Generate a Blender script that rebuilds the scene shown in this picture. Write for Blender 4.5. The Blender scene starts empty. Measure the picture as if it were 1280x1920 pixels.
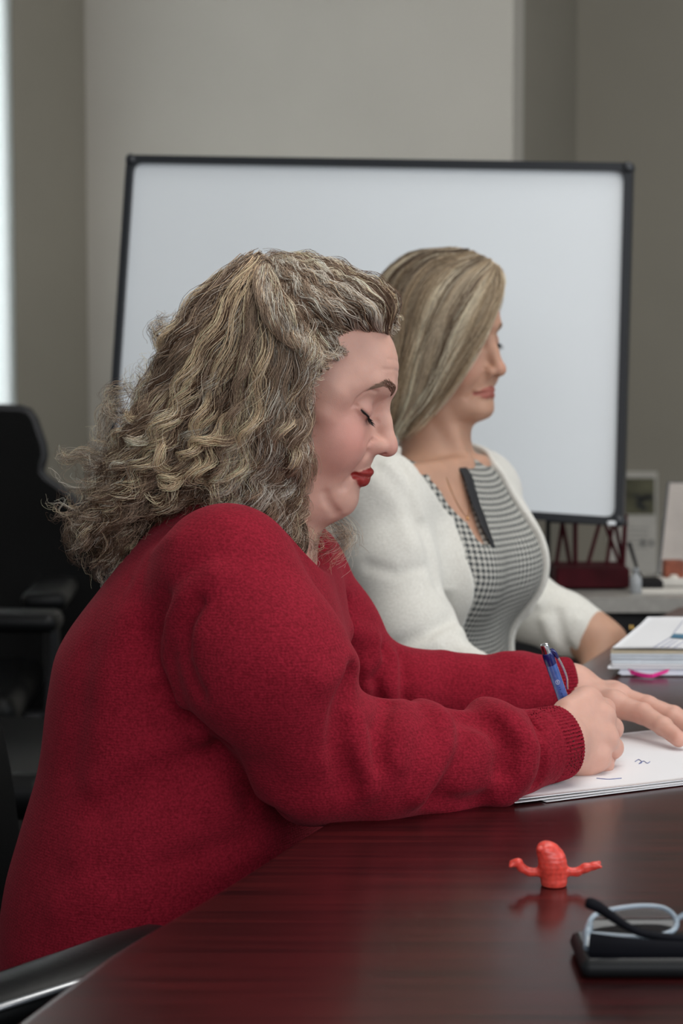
import bpy, math, random, time
import numpy as np
from mathutils import Vector, Matrix
T0 = time.time()
SC = bpy.context.scene
COL = SC.collection
rng = np.random.default_rng(7)
random.seed(7)

# ------------------------------------------------------------------ camera, sky, lamps, exposure
CAM_Z, FOC, HOR = 1.20, 4000.0, 600.0
PITCH = math.atan((960 - HOR) / FOC)
cam_d = bpy.data.cameras.new('camera'); cam = bpy.data.objects.new('camera', cam_d); COL.objects.link(cam)
cam.location = (0, 0, CAM_Z); cam.rotation_euler = (math.pi / 2 - PITCH, 0, 0)
cam_d.sensor_fit = 'VERTICAL'; cam_d.sensor_height = 24; cam_d.lens = 50; cam_d.clip_start = 0.05
cam_d.dof.use_dof = True; cam_d.dof.focus_distance = 2.03; cam_d.dof.aperture_fstop = 4.5
SC.camera = cam
SC.view_settings.view_transform = 'Standard'; SC.view_settings.look = 'None'
SC.view_settings.gamma = 1.0; SC.view_settings.exposure = -0.30; SC.view_settings.use_curve_mapping = False
try:
    SC.cycles.use_denoising = True
    SC.cycles.max_bounces = 6; SC.cycles.transparent_max_bounces = 8
except Exception: pass

world = bpy.data.worlds.new('world'); SC.world = world; world.use_nodes = True
bg = world.node_tree.nodes['Background']; bg.inputs[0].default_value = (0.80, 0.90, 1.0, 1); bg.inputs[1].default_value = 0.35

def area(name, loc, target, sx, sy, power, color=(1, 1, 1)):
    l = bpy.data.lights.new(name, 'AREA'); l.shape = 'RECTANGLE'; l.size = sx; l.size_y = sy; l.energy = power; l.color = color
    o = bpy.data.objects.new(name, l); COL.objects.link(o); o.location = loc
    o.rotation_euler = (Vector(target) - Vector(loc)).to_track_quat('-Z', 'Y').to_euler()
    return o
area('window_daylight', (1.0, -1.4, 2.05), (0.1, 3.2, 0.9), 4.2, 1.1, 78, (0.97, 0.98, 1.0))
area('window_daylight_right', (3.3, 1.4, 1.9), (0.1, 2.6, 0.9), 2.4, 1.5, 40, (0.90, 0.96, 1.0))
area('ceiling_panel_light', (0.5, 2.2, 2.74), (0.45, 2.3, 0.7), 1.6, 1.6, 44, (1.0, 0.97, 0.92))
area('added_back_fill_light', (0.7, 3.5, 2.74), (0.5, 4.2, 0.9), 1.4, 0.8, 24, (1.0, 0.98, 0.95))  # unseen lamp added to brighten the whiteboard and background

# ------------------------------------------------------------------ pixel / world helpers
cP, sP = math.cos(PITCH), math.sin(PITCH)
def P(px, py, d):
    """point seen at (px, py), d metres in front of the camera (camera axis)"""
    u = (px - 640) / FOC * d; v = -(py - 960) / FOC * d
    return np.array([u, d * cP + v * sP, CAM_Z - d * sP + v * cP])
def TP(px, py, z=0.74):
    a = P(px, py, 1.0) - np.array([0, 0, CAM_Z]); t = (z - CAM_Z) / a[2]
    return np.array([0, 0, CAM_Z]) + a * t
def nrm(v):
    v = np.asarray(v, float); return v / np.linalg.norm(v)

# ------------------------------------------------------------------ objects and tags
def link(name, me, parent=None, mat=None):
    o = bpy.data.objects.new(name, me); COL.objects.link(o)
    if parent is not None: o.parent = parent
    if mat is not None and me is not None: me.materials.append(mat)
    return o
def tag(o, label=None, cat=None, group=None, kind=None):
    if label: o['label'] = label
    if cat: o['category'] = cat
    if group: o['group'] = group
    if kind: o['kind'] = kind
    return o
def empty(name, loc=(0, 0, 0), rz=0.0, rot=None):
    o = bpy.data.objects.new(name, None); COL.objects.link(o); o.location = loc
    o.rotation_euler = rot if rot else (0, 0, rz); o.empty_display_size = 0.05
    return o
def mesh_np(name, V, F, smooth=True):
    me = bpy.data.meshes.new(name)
    V = np.ascontiguousarray(V, np.float32); F = np.ascontiguousarray(F, np.int32)
    n, k = F.shape
    me.vertices.add(len(V)); me.vertices.foreach_set('co', V.ravel())
    me.loops.add(n * k); me.loops.foreach_set('vertex_index', F.ravel())
    me.polygons.add(n); me.polygons.foreach_set('loop_start', np.arange(0, n * k, k, dtype=np.int32))
    me.polygons.foreach_set('use_smooth', np.full(n, smooth))
    me.update(calc_edges=True)
    return me
def set_color(me, name, rgb):
    at = me.color_attributes.new(name, 'FLOAT_COLOR', 'POINT')
    c = np.ones((len(rgb), 4), np.float32); c[:, :3] = rgb
    at.data.foreach_set('color', c.ravel())
def set_uv(me, uv):
    """uv per vertex"""
    l = me.uv_layers.new(name='UVMap'); vi = np.empty(len(me.loops), np.int32); me.loops.foreach_get('vertex_index', vi)
    l.data.foreach_set('uv', np.ascontiguousarray(uv[vi], np.float32).ravel())

class MB:
    """collects boxes, tubes, prisms into one mesh"""
    def __init__(s): s.V = []; s.F = []; s.n = 0
    def add(s, V, F):
        V = np.asarray(V, float); s.V.append(V); s.F += [[i + s.n for i in f] for f in F]; s.n += len(V); return s
    def box(s, c, size, R=None, bev=0.0):
        hx, hy, hz = [q / 2 for q in size]
        if bev <= 0:
            V = np.array([[x, y, z] for x in (-hx, hx) for y in (-hy, hy) for z in (-hz, hz)])
            F = [[0, 1, 3, 2], [4, 6, 7, 5], [0, 4, 5, 1], [2, 3, 7, 6], [0, 2, 6, 4], [1, 5, 7, 3]]
        else:
            b = min(bev, hx * .99, hy * .99, hz * .99); V = []; F = []
            # rounded outline in xy, with chamfered top and bottom
            def ring(off, z):
                out = []
                for cx, cy, a0 in ((hx - b, hy - b, 0), (-hx + b, hy - b, 90), (-hx + b, -hy + b, 180), (hx - b, -hy + b, 270)):
                    for k in range(4):
                        a = math.radians(a0 + 30 * k); out.append([cx + math.cos(a) * (b - off), cy + math.sin(a) * (b - off), z])
                return out
            R4 = [ring(b * .8, -hz), ring(b * .25, -hz + b * .25), ring(0, -hz + b * .8), ring(0, hz - b * .8), ring(b * .25, hz - b * .25), ring(b * .8, hz)]
            for r in R4: V += r
            m = 16
            for j in range(5):
                for i in range(m): F.append([j * m + i, j * m + (i + 1) % m, (j + 1) * m + (i + 1) % m, (j + 1) * m + i])
            F.append(list(range(m))[::-1]); F.append([5 * m + i for i in range(m)]); V = np.array(V)
        if R is not None: V = V @ np.asarray(R).T
        return s.add(V + np.asarray(c), F)
    def tube(s, pts, r, n=8, closed=False, flat=1.0, up=None):
        pts = np.asarray(pts, float); k = len(pts); r = np.broadcast_to(np.asarray(r, float), (k,))
        T = np.gradient(pts, axis=0)
        if closed: T = np.roll(pts, -1, 0) - np.roll(pts, 1, 0)
        T /= np.linalg.norm(T, axis=1)[:, None] + 1e-12
        N = np.zeros_like(T); ref = np.array(up if up is not None else ([0, 0, 1.] if abs(T[0][2]) < .9 else [1., 0, 0]))
        for i in range(k):
            nn = ref - T[i] * (ref @ T[i]); nn /= np.linalg.norm(nn) + 1e-12; N[i] = nn
            if up is None: ref = nn
        B = np.cross(T, N); a = np.arange(n) * 2 * math.pi / n
        V = pts[:, None] + r[:, None, None] * (np.cos(a)[None, :, None] * N[:, None] * flat + np.sin(a)[None, :, None] * B[:, None])
        V = V.reshape(-1, 3); F = []
        for j in range(k if closed else k - 1):
            j2 = (j + 1) % k
            for i in range(n): F.append([j * n + i, j * n + (i + 1) % n, j2 * n + (i + 1) % n, j2 * n + i])
        if not closed: F.append(list(range(n))[::-1]); F.append([(k - 1) * n + i for i in range(n)])
        return s.add(V, F)
    def prism(s, poly, z0, z1, o=(0, 0, 0), U=(1, 0, 0), W=(0, 1, 0), N=(0, 0, 1)):
        """outline in the U,W plane, extruded along N from z0 to z1"""
        o, U, W, N = [np.asarray(q, float) for q in (o, U, W, N)]; m = len(poly)
        V = [o + U * p[0] + W * p[1] + N * z for z in (z0, z1) for p in poly]
        F = [[i, (i + 1) % m, m + (i + 1) % m, m + i] for i in range(m)] + [list(range(m))[::-1], list(range(m, 2 * m))]
        return s.add(V, F)
    def lathe(s, prof, o=(0, 0, 0), n=24, ax=(0, 0, 1)):
        ax = nrm(ax); t = np.array([1., 0, 0]) if abs(ax[0]) < .9 else np.array([0, 1., 0]); u = nrm(np.cross(ax, t)); w = np.cross(ax, u)
        V = []; F = []
        for r, z in prof:
            for i in range(n):
                a = 2 * math.pi * i / n; V.append(np.asarray(o) + ax * z + u * (r * math.cos(a)) + w * (r * math.sin(a)))
        for j in range(len(prof) - 1):
            for i in range(n): F.append([j * n + i, j * n + (i + 1) % n, (j + 1) * n + (i + 1) % n, (j + 1) * n + i])
        F.append(list(range(n))[::-1]); F.append([(len(prof) - 1) * n + i for i in range(n)])
        return s.add(V, F)
    def build(s, name, mat, parent=None, smooth=False, loc=None):
        V = np.concatenate(s.V)
        if loc is not None: V = V - np.asarray(loc)
        me = bpy.data.meshes.new(name); me.from_pydata([tuple(v) for v in V], [], s.F)
        bmn = __import__('bmesh'); b = bmn.new(); b.from_mesh(me); bmn.ops.recalc_face_normals(b, faces=b.faces); b.to_mesh(me); b.free()
        if smooth:
            me.polygons.foreach_set('use_smooth', np.ones(len(me.polygons), bool)); me.set_sharp_from_angle(angle=math.radians(50))
        o = link(name, me, parent, mat)
        if loc is not None: o.location = tuple(loc)
        return o

# ------------------------------------------------------------------ materials
def mat_new(name):
    m = bpy.data.materials.new(name); m.use_nodes = True; nt = m.node_tree; return m, nt, nt.nodes['Principled BSDF']
def N_(nt, t, **kw):
    n = nt.nodes.new(t)
    for k, v in kw.items(): setattr(n, k, v)
    return n
def mat(name, col, rough=0.6, spec=0.5, metal=0.0, noise=None, bump=None, coat=0.0, sheen=0.0, sss=0.0, trans=0.0, emit=None):
    """noise=(scale, amount): colour variation of the surface itself; bump=(scale, strength, distance)"""
    m, nt, b = mat_new(name)
    b.inputs['Base Color'].default_value = (*col, 1); b.inputs['Roughness'].default_value = rough
    b.inputs['Specular IOR Level'].default_value = spec; b.inputs['Metallic'].default_value = metal
    b.inputs['Coat Weight'].default_value = coat; b.inputs['Sheen Weight'].default_value = sheen
    b.inputs['Transmission Weight'].default_value = trans
    if sss: b.inputs['Subsurface Weight'].default_value = sss; b.inputs['Subsurface Radius'].default_value = (1, .35, .2); b.inputs['Subsurface Scale'].default_value = 0.006
    if emit: b.inputs['Emission Color'].default_value = (*emit[:3], 1); b.inputs['Emission Strength'].default_value = emit[3]
    tc = N_(nt, 'ShaderNodeTexCoord')
    if noise:
        n = N_(nt, 'ShaderNodeTexNoise'); n.inputs['Scale'].default_value = noise[0]; n.inputs['Detail'].default_value = 6
        nt.links.new(tc.outputs['Object'], n.inputs['Vector'])
        r = N_(nt, 'ShaderNodeValToRGB'); a = noise[1]
        r.color_ramp.elements[0].position = .3; r.color_ramp.elements[1].position = .7
        r.color_ramp.elements[0].color = (*[c * (1 - a) for c in col], 1); r.color_ramp.elements[1].color = (*[min(1, c * (1 + a)) for c in col], 1)
        nt.links.new(n.outputs['Fac'], r.inputs['Fac']); nt.links.new(r.outputs['Color'], b.inputs['Base Color'])
    if bump:
        n = N_(nt, 'ShaderNodeTexNoise'); n.inputs['Scale'].default_value = bump[0]; n.inputs['Detail'].default_value = 4
        nt.links.new(tc.outputs['Object'], n.inputs['Vector'])
        q = N_(nt, 'ShaderNodeBump'); q.inputs['Strength'].default_value = bump[1]; q.inputs['Distance'].default_value = bump[2]
        nt.links.new(n.outputs['Fac'], q.inputs['Height']); nt.links.new(q.outputs['Normal'], b.inputs['Normal'])
    return m

# ------------------------------------------------------------------ distance-field modelling
f32 = np.float32
def smin(a, b, k):
    h = np.maximum(k - np.abs(a - b), 0) / k; return np.minimum(a, b) - h * h * k * 0.25
def smax(a, b, k): return -smin(-a, -b, k)
def sd_ell(p, c, r, R=None):
    q = p - np.asarray(c, f32)
    if R is not None: q = q @ np.asarray(R, f32)
    r = np.asarray(r, f32); k0 = np.sqrt(((q / r) ** 2).sum(1)); k1 = np.sqrt(((q / (r * r)) ** 2).sum(1))
    return k0 * (k0 - 1) / np.maximum(k1, 1e-6)
def sd_cone(p, a, b, ra, rb):
    a = np.asarray(a, f32); b = np.asarray(b, f32); ba = b - a; pa = p - a
    h = np.clip(pa @ ba / max(float(ba @ ba), 1e-9), 0, 1)
    return np.sqrt(((pa - h[:, None] * ba) ** 2).sum(1)) - (ra + (rb - ra) * h)
def sd_chain(p, pts, rs, k=0.01):
    d = None
    for i in range(len(pts) - 1):
        e = sd_cone(p, pts[i], pts[i + 1], rs[i], rs[i + 1]); d = e if d is None else smin(d, e, k)
    return d
def pl_dist(p, pts):
    d = None
    for i in range(len(pts) - 1):
        a = np.asarray(pts[i], f32); ba = np.asarray(pts[i + 1], f32) - a; pa = p - a
        h = np.clip(pa @ ba / max(float(ba @ ba), 1e-9), 0, 1); e = ((pa - h[:, None] * ba) ** 2).sum(1)
        d = e if d is None else np.minimum(d, e)
    return np.sqrt(d)
def near(p, c, r, fn, far=None):
    """evaluate fn only near a ball; outside it return a safe lower bound"""
    q = np.sqrt(((p - np.asarray(c, f32)) ** 2).sum(1)); m = q < r
    out = (q - r * 0.8).astype(f32)
    if m.any(): out[m] = fn(p[m])
    return out
def lines(*segs):
    """segs: (start, end, step) -> non-uniform grid lines"""
    out = []
    for a, b, s in segs: out.append(np.arange(a, b - 1e-9, s))
    out = np.concatenate(out + [[segs[-1][1]]]); return out.astype(f32)
def iso_mesh(fn, gx, gy, gz, slack=1.35, relax=2):
    """mesh the zero surface of fn on a non-uniform lattice: octree descent, surface nets, projection"""
    L = 5; S = 1 << L
    def pad(g):
        n = (len(g) - 1 + S - 1) // S * S; step = g[-1] - g[-2]
        return np.concatenate([g, g[-1] + step * np.arange(1, n - len(g) + 2)]).astype(f32)
    G = [pad(g) for g in (gx, gy, gz)]
    n = [len(g) - 1 for g in G]
    idx = np.stack(np.meshgrid(*[np.arange(0, m, S) for m in n], indexing='ij'), -1).reshape(-1, 3)
    s = S
    while True:
        lo = np.stack([G[i][idx[:, i]] for i in range(3)], 1); hi = np.stack([G[i][idx[:, i] + s] for i in range(3)], 1)
        c = (lo + hi) / 2; half = np.sqrt(((hi - lo) ** 2).sum(1)) / 2
        d = evalc(fn, c); idx = idx[np.abs(d) < half * slack + (0.003 if s > 1 else 0.0)]
        if s == 1: break
        s //= 2
        off = np.array([[x, y, z] for x in (0, s) for y in (0, s) for z in (0, s)])
        idx = (idx[:, None] + off[None]).reshape(-1, 3)
    M1, M2 = n[1] + 1, n[2] + 1
    key = lambda a: (a[..., 0].astype(np.int64) * M1 + a[..., 1]) * M2 + a[..., 2]
    corn = np.array([[x, y, z] for x in (0, 1) for y in (0, 1) for z in (0, 1)])
    ck = key(idx[:, None] + corn[None]); uk, inv = np.unique(ck, return_inverse=True); inv = inv.reshape(ck.shape)
    uz = uk % M2; uy = (uk // M2) % M1; ux = uk // (M2 * M1)
    cp = np.stack([G[0][ux], G[1][uy], G[2][uz]], 1)
    dv = evalc(fn, cp); D = dv[inv]
    act = (D.min(1) < 0) & (D.max(1) >= 0); idx = idx[act]; D = D[act]; inv = inv[act]
    edges = [(a, b) for a in range(8) for b in range(8) if a < b and bin(a ^ b).count('1') == 1]
    V = np.zeros((len(idx), 3)); W = np.zeros(len(idx))
    for a, b in edges:
        x = (D[:, a] < 0) != (D[:, b] < 0); t = D[:, a] / np.where(x, D[:, a] - D[:, b], 1)
        pa = cp[inv[:, a]]; pb = cp[inv[:, b]]; V += np.where(x[:, None], pa + (pb - pa) * t[:, None], 0); W += x
    V /= W[:, None]
    cellk = key(idx); order = np.argsort(cellk); cs = cellk[order]
    quads = []
    for ax in range(3):
        o1, o2 = [(1, 2), (2, 0), (0, 1)][ax]
        # lattice edge from the cell's corner 0 along ax
        bit = [4, 2, 1][ax]; x = (D[:, 0] < 0) != (D[:, bit] < 0); ci = np.nonzero(x)[0]
        base = idx[ci]; e1 = np.zeros(3, int); e1[o1] = 1; e2 = np.zeros(3, int); e2[o2] = 1
        q = []
        ok = np.ones(len(ci), bool)
        for sh in (0 * e1, -e1, -e1 - e2, -e2):
            k = key(base + sh); j = np.clip(np.searchsorted(cs, k), 0, len(cs) - 1); ok &= cs[j] == k; q.append(order[j])
        q = np.stack(q, 1); neg = D[ci, 0] < 0; q[~neg] = q[~neg][:, ::-1]
        quads.append(q[ok])
    F = np.concatenate(quads)
    for _ in range(relax): V = project(fn, V)
    return V, F
def evalc(fn, p, ch=400000):
    p = p.astype(f32)
    return np.concatenate([fn(p[i:i + ch]) for i in range(0, len(p), ch)]) if len(p) else np.zeros(0, f32)
def gradn(fn, V, e=0.0006):
    g = np.zeros((len(V), 3)); tet = np.array([[1, 1, 1], [1, -1, -1], [-1, 1, -1], [-1, -1, 1]], float)
    d0 = 0
    for t in tet:
        d = evalc(fn, V + t * e); g += d[:, None] * t; d0 = d0 + d / 4
    return g / (4 * e), d0
def project(fn, V):
    g, d = gradn(fn, V); gg = (g * g).sum(1)
    st = g * (d / np.maximum(gg, .09))[:, None]; ln = np.linalg.norm(st, axis=1); st *= np.minimum(1, 0.0015 / np.maximum(ln, 1e-9))[:, None]
    return V - st
CAMP = np.array([0, 0, CAM_Z])
def trace(fn, pxs, d0, back=0.0):
    """points where the rays through the given pixels meet the surface of fn, starting d0 in front of the camera"""
    pxs = np.asarray(pxs, float); dirs = np.stack([nrm(P(x, y, 1.0) - CAMP) for x, y in pxs]); t = np.full(len(pxs), float(d0))
    for _ in range(60):
        d = fn((CAMP + dirs * t[:, None]).astype(f32)); t += np.clip(d, -.03, .05) * .8
    return CAMP + dirs * (t + back)[:, None]
def catmull(pts, n):
    pts = np.asarray(pts, float); m = len(pts)
    if m == 2: return pts[0] + (pts[1] - pts[0]) * np.linspace(0, 1, n)[:, None]
    q = np.concatenate([[2 * pts[0] - pts[1]], pts, [2 * pts[-1] - pts[-2]]]); t = np.linspace(0, m - 1 - 1e-6, n); i = t.astype(int); u = (t - i)[:, None]
    a, b, c, d = q[i], q[i + 1], q[i + 2], q[i + 3]
    return .5 * (2 * b + (c - a) * u + (2 * a - 5 * b + 4 * c - d) * u * u + (3 * b - a - 3 * c + d) * u ** 3)
def interp(z, zs, vs):
    return np.interp(z, zs, vs)
def smooth_tab(zs, vs, n=80):
    """dense smooth table from a few samples"""
    zs = np.asarray(zs, float); vs = np.asarray(vs, float); t = np.linspace(zs[0], zs[-1], n)
    h = np.diff(zs); s = np.diff(vs) / h; m = np.concatenate([[s[0]], (s[1:] + s[:-1]) / 2, [s[-1]]])
    i = np.clip(np.searchsorted(zs, t) - 1, 0, len(h) - 1); u = (t - zs[i]) / h[i]
    y = (2 * u ** 3 - 3 * u ** 2 + 1) * vs[i] + (u ** 3 - 2 * u ** 2 + u) * h[i] * m[i] + (-2 * u ** 3 + 3 * u ** 2) * vs[i + 1] + (u ** 3 - u ** 2) * h[i] * m[i + 1]
    return t.astype(f32), y.astype(f32)
# ================================================================== the room
RU = np.array([.938, -.347, 0]); RV = np.array([.347, .938, 0])      # directions of the walls and of the table's long edge
def on_plane(px, py, p0, n):
    d = P(px, py, 1.0) - CAMP_; t = np.dot(np.asarray(p0) - CAMP_, n) / np.dot(d, n); return CAMP_ + d * t
CAMP_ = np.array([0, 0, CAM_Z])
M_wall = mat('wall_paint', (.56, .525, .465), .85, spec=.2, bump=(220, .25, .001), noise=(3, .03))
M_wall_r = mat('wall_paint_warm_and_shade', (.31, .285, .235), .85, spec=.2, bump=(220, .25, .001), noise=(3, .03))  # right wall's warm paint; on left wall and pier side, painted-in shade
M_floor = mat('carpet', (.006, .006, .006), .95, noise=(90, .4), bump=(400, .6, .004))
M_white = mat('painted_wood', (.75, .75, .73), .5)
W0 = P(640, 700, 5.6); W0[2] = 0
cL = on_plane(165, 600, W0, RV); cR = on_plane(958, 600, W0, RV); cL[2] = cR[2] = 0
HT = 2.75
def wall(name, a, b, thick_dir, z0=0, z1=HT, m=M_wall, th=.10):
    a = np.array(a, float); b = np.array(b, float); t = nrm(thick_dir) * th; V = []
    for z in (z0, z1):
        for q in (a, b, b + t, a + t): V.append([q[0], q[1], z])
    mb = MB(); mb.add(V, [[0, 1, 5, 4], [1, 2, 6, 5], [2, 3, 7, 6], [3, 0, 4, 7], [0, 3, 2, 1], [4, 5, 6, 7]]); o = mb.build(name, m); o['kind'] = 'structure'; return o
fl = MB(); fl.box((.3, 2.6, -.05), (8.4, 8.4, .1)); fl.build('floor', M_floor)['kind'] = 'structure'
fl = MB(); fl.box((.3, 2.6, HT + .05), (8.4, 8.4, .1)); fl.build('ceiling', M_white)['kind'] = 'structure'
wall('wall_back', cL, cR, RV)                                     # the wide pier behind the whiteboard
rec = .56; cR2 = cR + RV * (rec + .1)
wall('wall_pier_side', cR + RV * .1, cR2, -RU, m=M_wall_r)  # the pier side's shade is put into its darker colour
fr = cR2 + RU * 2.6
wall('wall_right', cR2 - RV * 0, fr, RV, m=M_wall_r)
# left wall runs towards the camera and holds the window
w0 = cL; w1 = on_plane(29, 600, cL, RU); w1[2] = 0; wl = np.linalg.norm(w1 - w0)
wall('wall_left', w0, w1, -RU, m=M_wall_r)  # same paint as the main wall, its shade painted in as darker colour
w2 = w1 - RV * 1.5
wall('wall_left_lower', w1, w2, -RU, 0, .55); wall('wall_left_upper', w1, w2, -RU, 2.45, HT)
wall('wall_left_front', w2, w2 - RV * 1.6, -RU)
mb = MB()
yaw = math.atan2(RV[1], RV[0]); Rz = np.array([[math.cos(yaw), -math.sin(yaw), 0], [math.sin(yaw), math.cos(yaw), 0], [0, 0, 1]])
wc = (w1 + w2) / 2 - RU * .06
for off, s_ in ((-.73, .05), (0, .04), (.73, .05)): mb.box(wc + RV * off + np.array([0, 0, 1.5]), (s_, .05, 1.9), Rz, .006)
for z in (.575, 2.425): mb.box(wc + np.array([0, 0, z]), (1.5, .05, .05), Rz, .006)
wf = mb.build('window_1', M_white); wf['kind'] = 'structure'
glass = mat('window_glass', (.95, .98, 1), .0, trans=1.0); mb = MB(); mb.box(wc + np.array([0, 0, 1.5]), (1.44, .006, 1.84), Rz); mb.build('window_pane', glass, wf)['kind'] = 'structure'
# window blind hanging in the opening, lit from behind by the day
M_blind, nt, b = mat_new('sheer_blind'); tl = N_(nt, 'ShaderNodeBsdfTranslucent'); tl.inputs['Color'].default_value = (.90, .92, .91, 1); nt.links.new(tl.outputs[0], nt.nodes['Material Output'].inputs['Surface'])
area('daylight_outside', tuple(wc - RU * .55 + np.array([0, 0, 1.5])), tuple(wc + RU * 2 + np.array([0, 0, 1.3])), 1.6, 2.0, 48, (.98, .99, 1.0))
mb = MB(); mb.box(wc + RU * .058 + np.array([0, 0, 1.5]), (1.50, .002, 1.90), Rz); mb.build('window_blind', M_blind, wf)['kind'] = 'structure'
mb = MB(); mb.box((w0 + w1) / 2 + RU * .008 + np.array([0, 0, .05]), (wl, .016, .10), Rz, .004); mb.build('baseboard_left', M_white)['kind'] = 'structure'

# ================================================================== whiteboard on its red stand
TQ = [(239, 291), (1186, 306), (1168, 986), (197, 918)]
bn = nrm([math.sin(.281) * math.cos(.077), math.cos(.281) * math.cos(.077), -math.sin(.077)])
bp = P(690, 630, 3.66); Q = [on_plane(x, y, bp, bn) for x, y in TQ]
bU = nrm(Q[1] - Q[0]); bN = nrm(np.cross(bU, (Q[0] - Q[3]))); bN = bN * (1 if bN[1] > 0 else -1); bV = nrm(np.cross(bN, bU)); bV = bV * (1 if bV[2] > 0 else -1)
bo = sum(Q) / 4
bq = [((q - bo) @ bU, (q - bo) @ bV) for q in Q]
def inset(poly, d):
    c = np.mean(poly, 0); out = []
    n = len(poly)
    for i in range(n):
        p0, p1, p2 = [np.array(poly[(i + k) % n], float) for k in (-1, 0, 1)]; a = nrm(p1 - p0); b = nrm(p2 - p1); na = np.array([a[1], -a[0]]); nb = np.array([b[1], -b[0]])
        if np.dot(na, c - p1) < 0: na = -na; nb = -nb
        k = nrm(na + nb); out.append(tuple(p1 + k * d / max(np.dot(k, na), .3)))
    return out
def rounded(poly, r, m=5):
    out = []; n = len(poly)
    for i in range(n):
        p0, p1, p2 = [np.array(poly[(i + k) % n], float) for k in (-1, 0, 1)]; a = p1 + nrm(p0 - p1) * r; b = p1 + nrm(p2 - p1) * r
        for k in range(m): t = k / (m - 1); out.append(tuple(a * (1 - t) ** 2 + 2 * p1 * t * (1 - t) + b * t * t))
    return out
board = empty('whiteboard', tuple(bo)); tag(board, 'large blank whiteboard with a thin black frame, standing behind both people', 'whiteboard')
def local_build(mb, name, m, parent, smooth=False):
    o = mb.build(name, m, parent, smooth); o.matrix_parent_inverse = Matrix.Translation(-parent.location) if parent.rotation_euler.z == 0 else parent.matrix_world.inverted(); return o
M_board = mat('board_face', (.84, .88, .91), .32, spec=.45, noise=(2.5, .02)); M_bframe = mat('board_frame', (.018, .020, .024), .38, spec=.5)
mb = MB(); mb.prism(rounded(inset(bq, .010), .02), .004, .014, bo, bU, bV, bN); local_build(mb, 'board_surface', M_board, board)
mb = MB(); oq = rounded(bq, .006, 4); iq = rounded(inset(bq, .0135), .016, 4); m_ = len(oq); V = []
for z in (-.006, .020):
    for poly in (oq, iq): V += [bo + bU * a + bV * b + bN * z for a, b in poly]
F = []
for i in range(m_):
    j = (i + 1) % m_; F += [[i, j, m_ + j, m_ + i], [2 * m_ + i, 3 * m_ + i, 3 * m_ + j, 2 * m_ + j], [i, 2 * m_ + i, 2 * m_ + j, j], [m_ + i, m_ + j, 3 * m_ + j, 3 * m_ + i]]
mb.add(V, F); local_build(mb, 'board_frame', M_bframe, board)
for k in (0, 1, 2, 3):
    c = Q[k]; s_ = .013; mb = MB(); ins = np.array(inset(bq, .008)[k]); cc = bo + bU * ins[0] + bV * ins[1] + bN * .005
    mb.box(cc, (.020, .020, .030), np.stack([bU, bN, bV], 1) @ np.array([[1, 0, 0], [0, 0, 1], [0, 1, 0]]), .008); local_build(mb, 'corner_cap', M_bframe, board, True)
q_ = on_plane(1146, 981, bp - bn * .02, bn); mb = MB(); mb.box(q_, (.014, .007, .007), None, .002)
tag(mb.build('magnet_clip', mat('clip_white', (.72, .74, .76), .4)), 'small white clip on the bottom right of the whiteboard rail', 'clip')
# red stand
M_redm = mat('stand_red', (.045, .004, .007), .75, spec=.15, noise=(20, .3)); M_dkm = mat('stand_dark', (.008, .007, .008), .7, spec=.2)
SD = 3.70
stand = empty('display_stand', tuple(TP(1106, 1108))); tag(stand, 'dark red lattice display stand with a boxed base, below the right end of the whiteboard', 'stand')
stz = .745
def SP(px, py, d=SD): return P(px, py, d)
mb = MB(); a = SP(1036, 1105); b = SP(1172, 1105); cc = (a + b) / 2; cc[2] = .7435 + .017; mb.box(cc, (b[0] - a[0], .11, .034), None, .004); local_build(mb, 'base_box', M_redm, stand)
def rod(name, p, q, r, m, d0=SD, d1=SD):
    mb = MB(); mb.tube([SP(*p, d0), SP(*q, d1)], r, 6); return local_build(mb, name, m, stand)
for x in (1027, 1078, 1172):
    rod('post', (x, 965), (x + (0 if x < 1100 else -6), 1090), .0042, M_dkm if x == 1027 else M_redm)
for p, q in (((1056, 968), (1037, 1092)), ((1052, 968), (1072, 1078)), ((1128, 965), (1092, 1092)), ((1128, 965), (1168, 1075)), ((1150, 970), (1137, 1060)), ((1152, 975), (1172, 1080))): rod('brace', p, q, .0036, M_redm, SD + .03, SD - .0)
mb = MB(); mb.tube([SP(1024, 975), SP(1176, 982)], .0045, 6); local_build(mb, 'top_rail', M_dkm, stand)
mb = MB(); mb.box(P(1118, 1082, 3.78), (.085, .03, .030), None, .006); tag(mb.build('desk_tray', M_dkm), 'low black tray seen through the red lattice stand', 'tray')
mb = MB(); mb.box(SP(1110, 1078, 3.76), (.030, .02, .014), None, .002); tag(mb.build('memo_pad', mat('pad_pale', (.42, .50, .50), .7)), 'small pale grey pad between the struts of the red stand', 'notepad')

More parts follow.
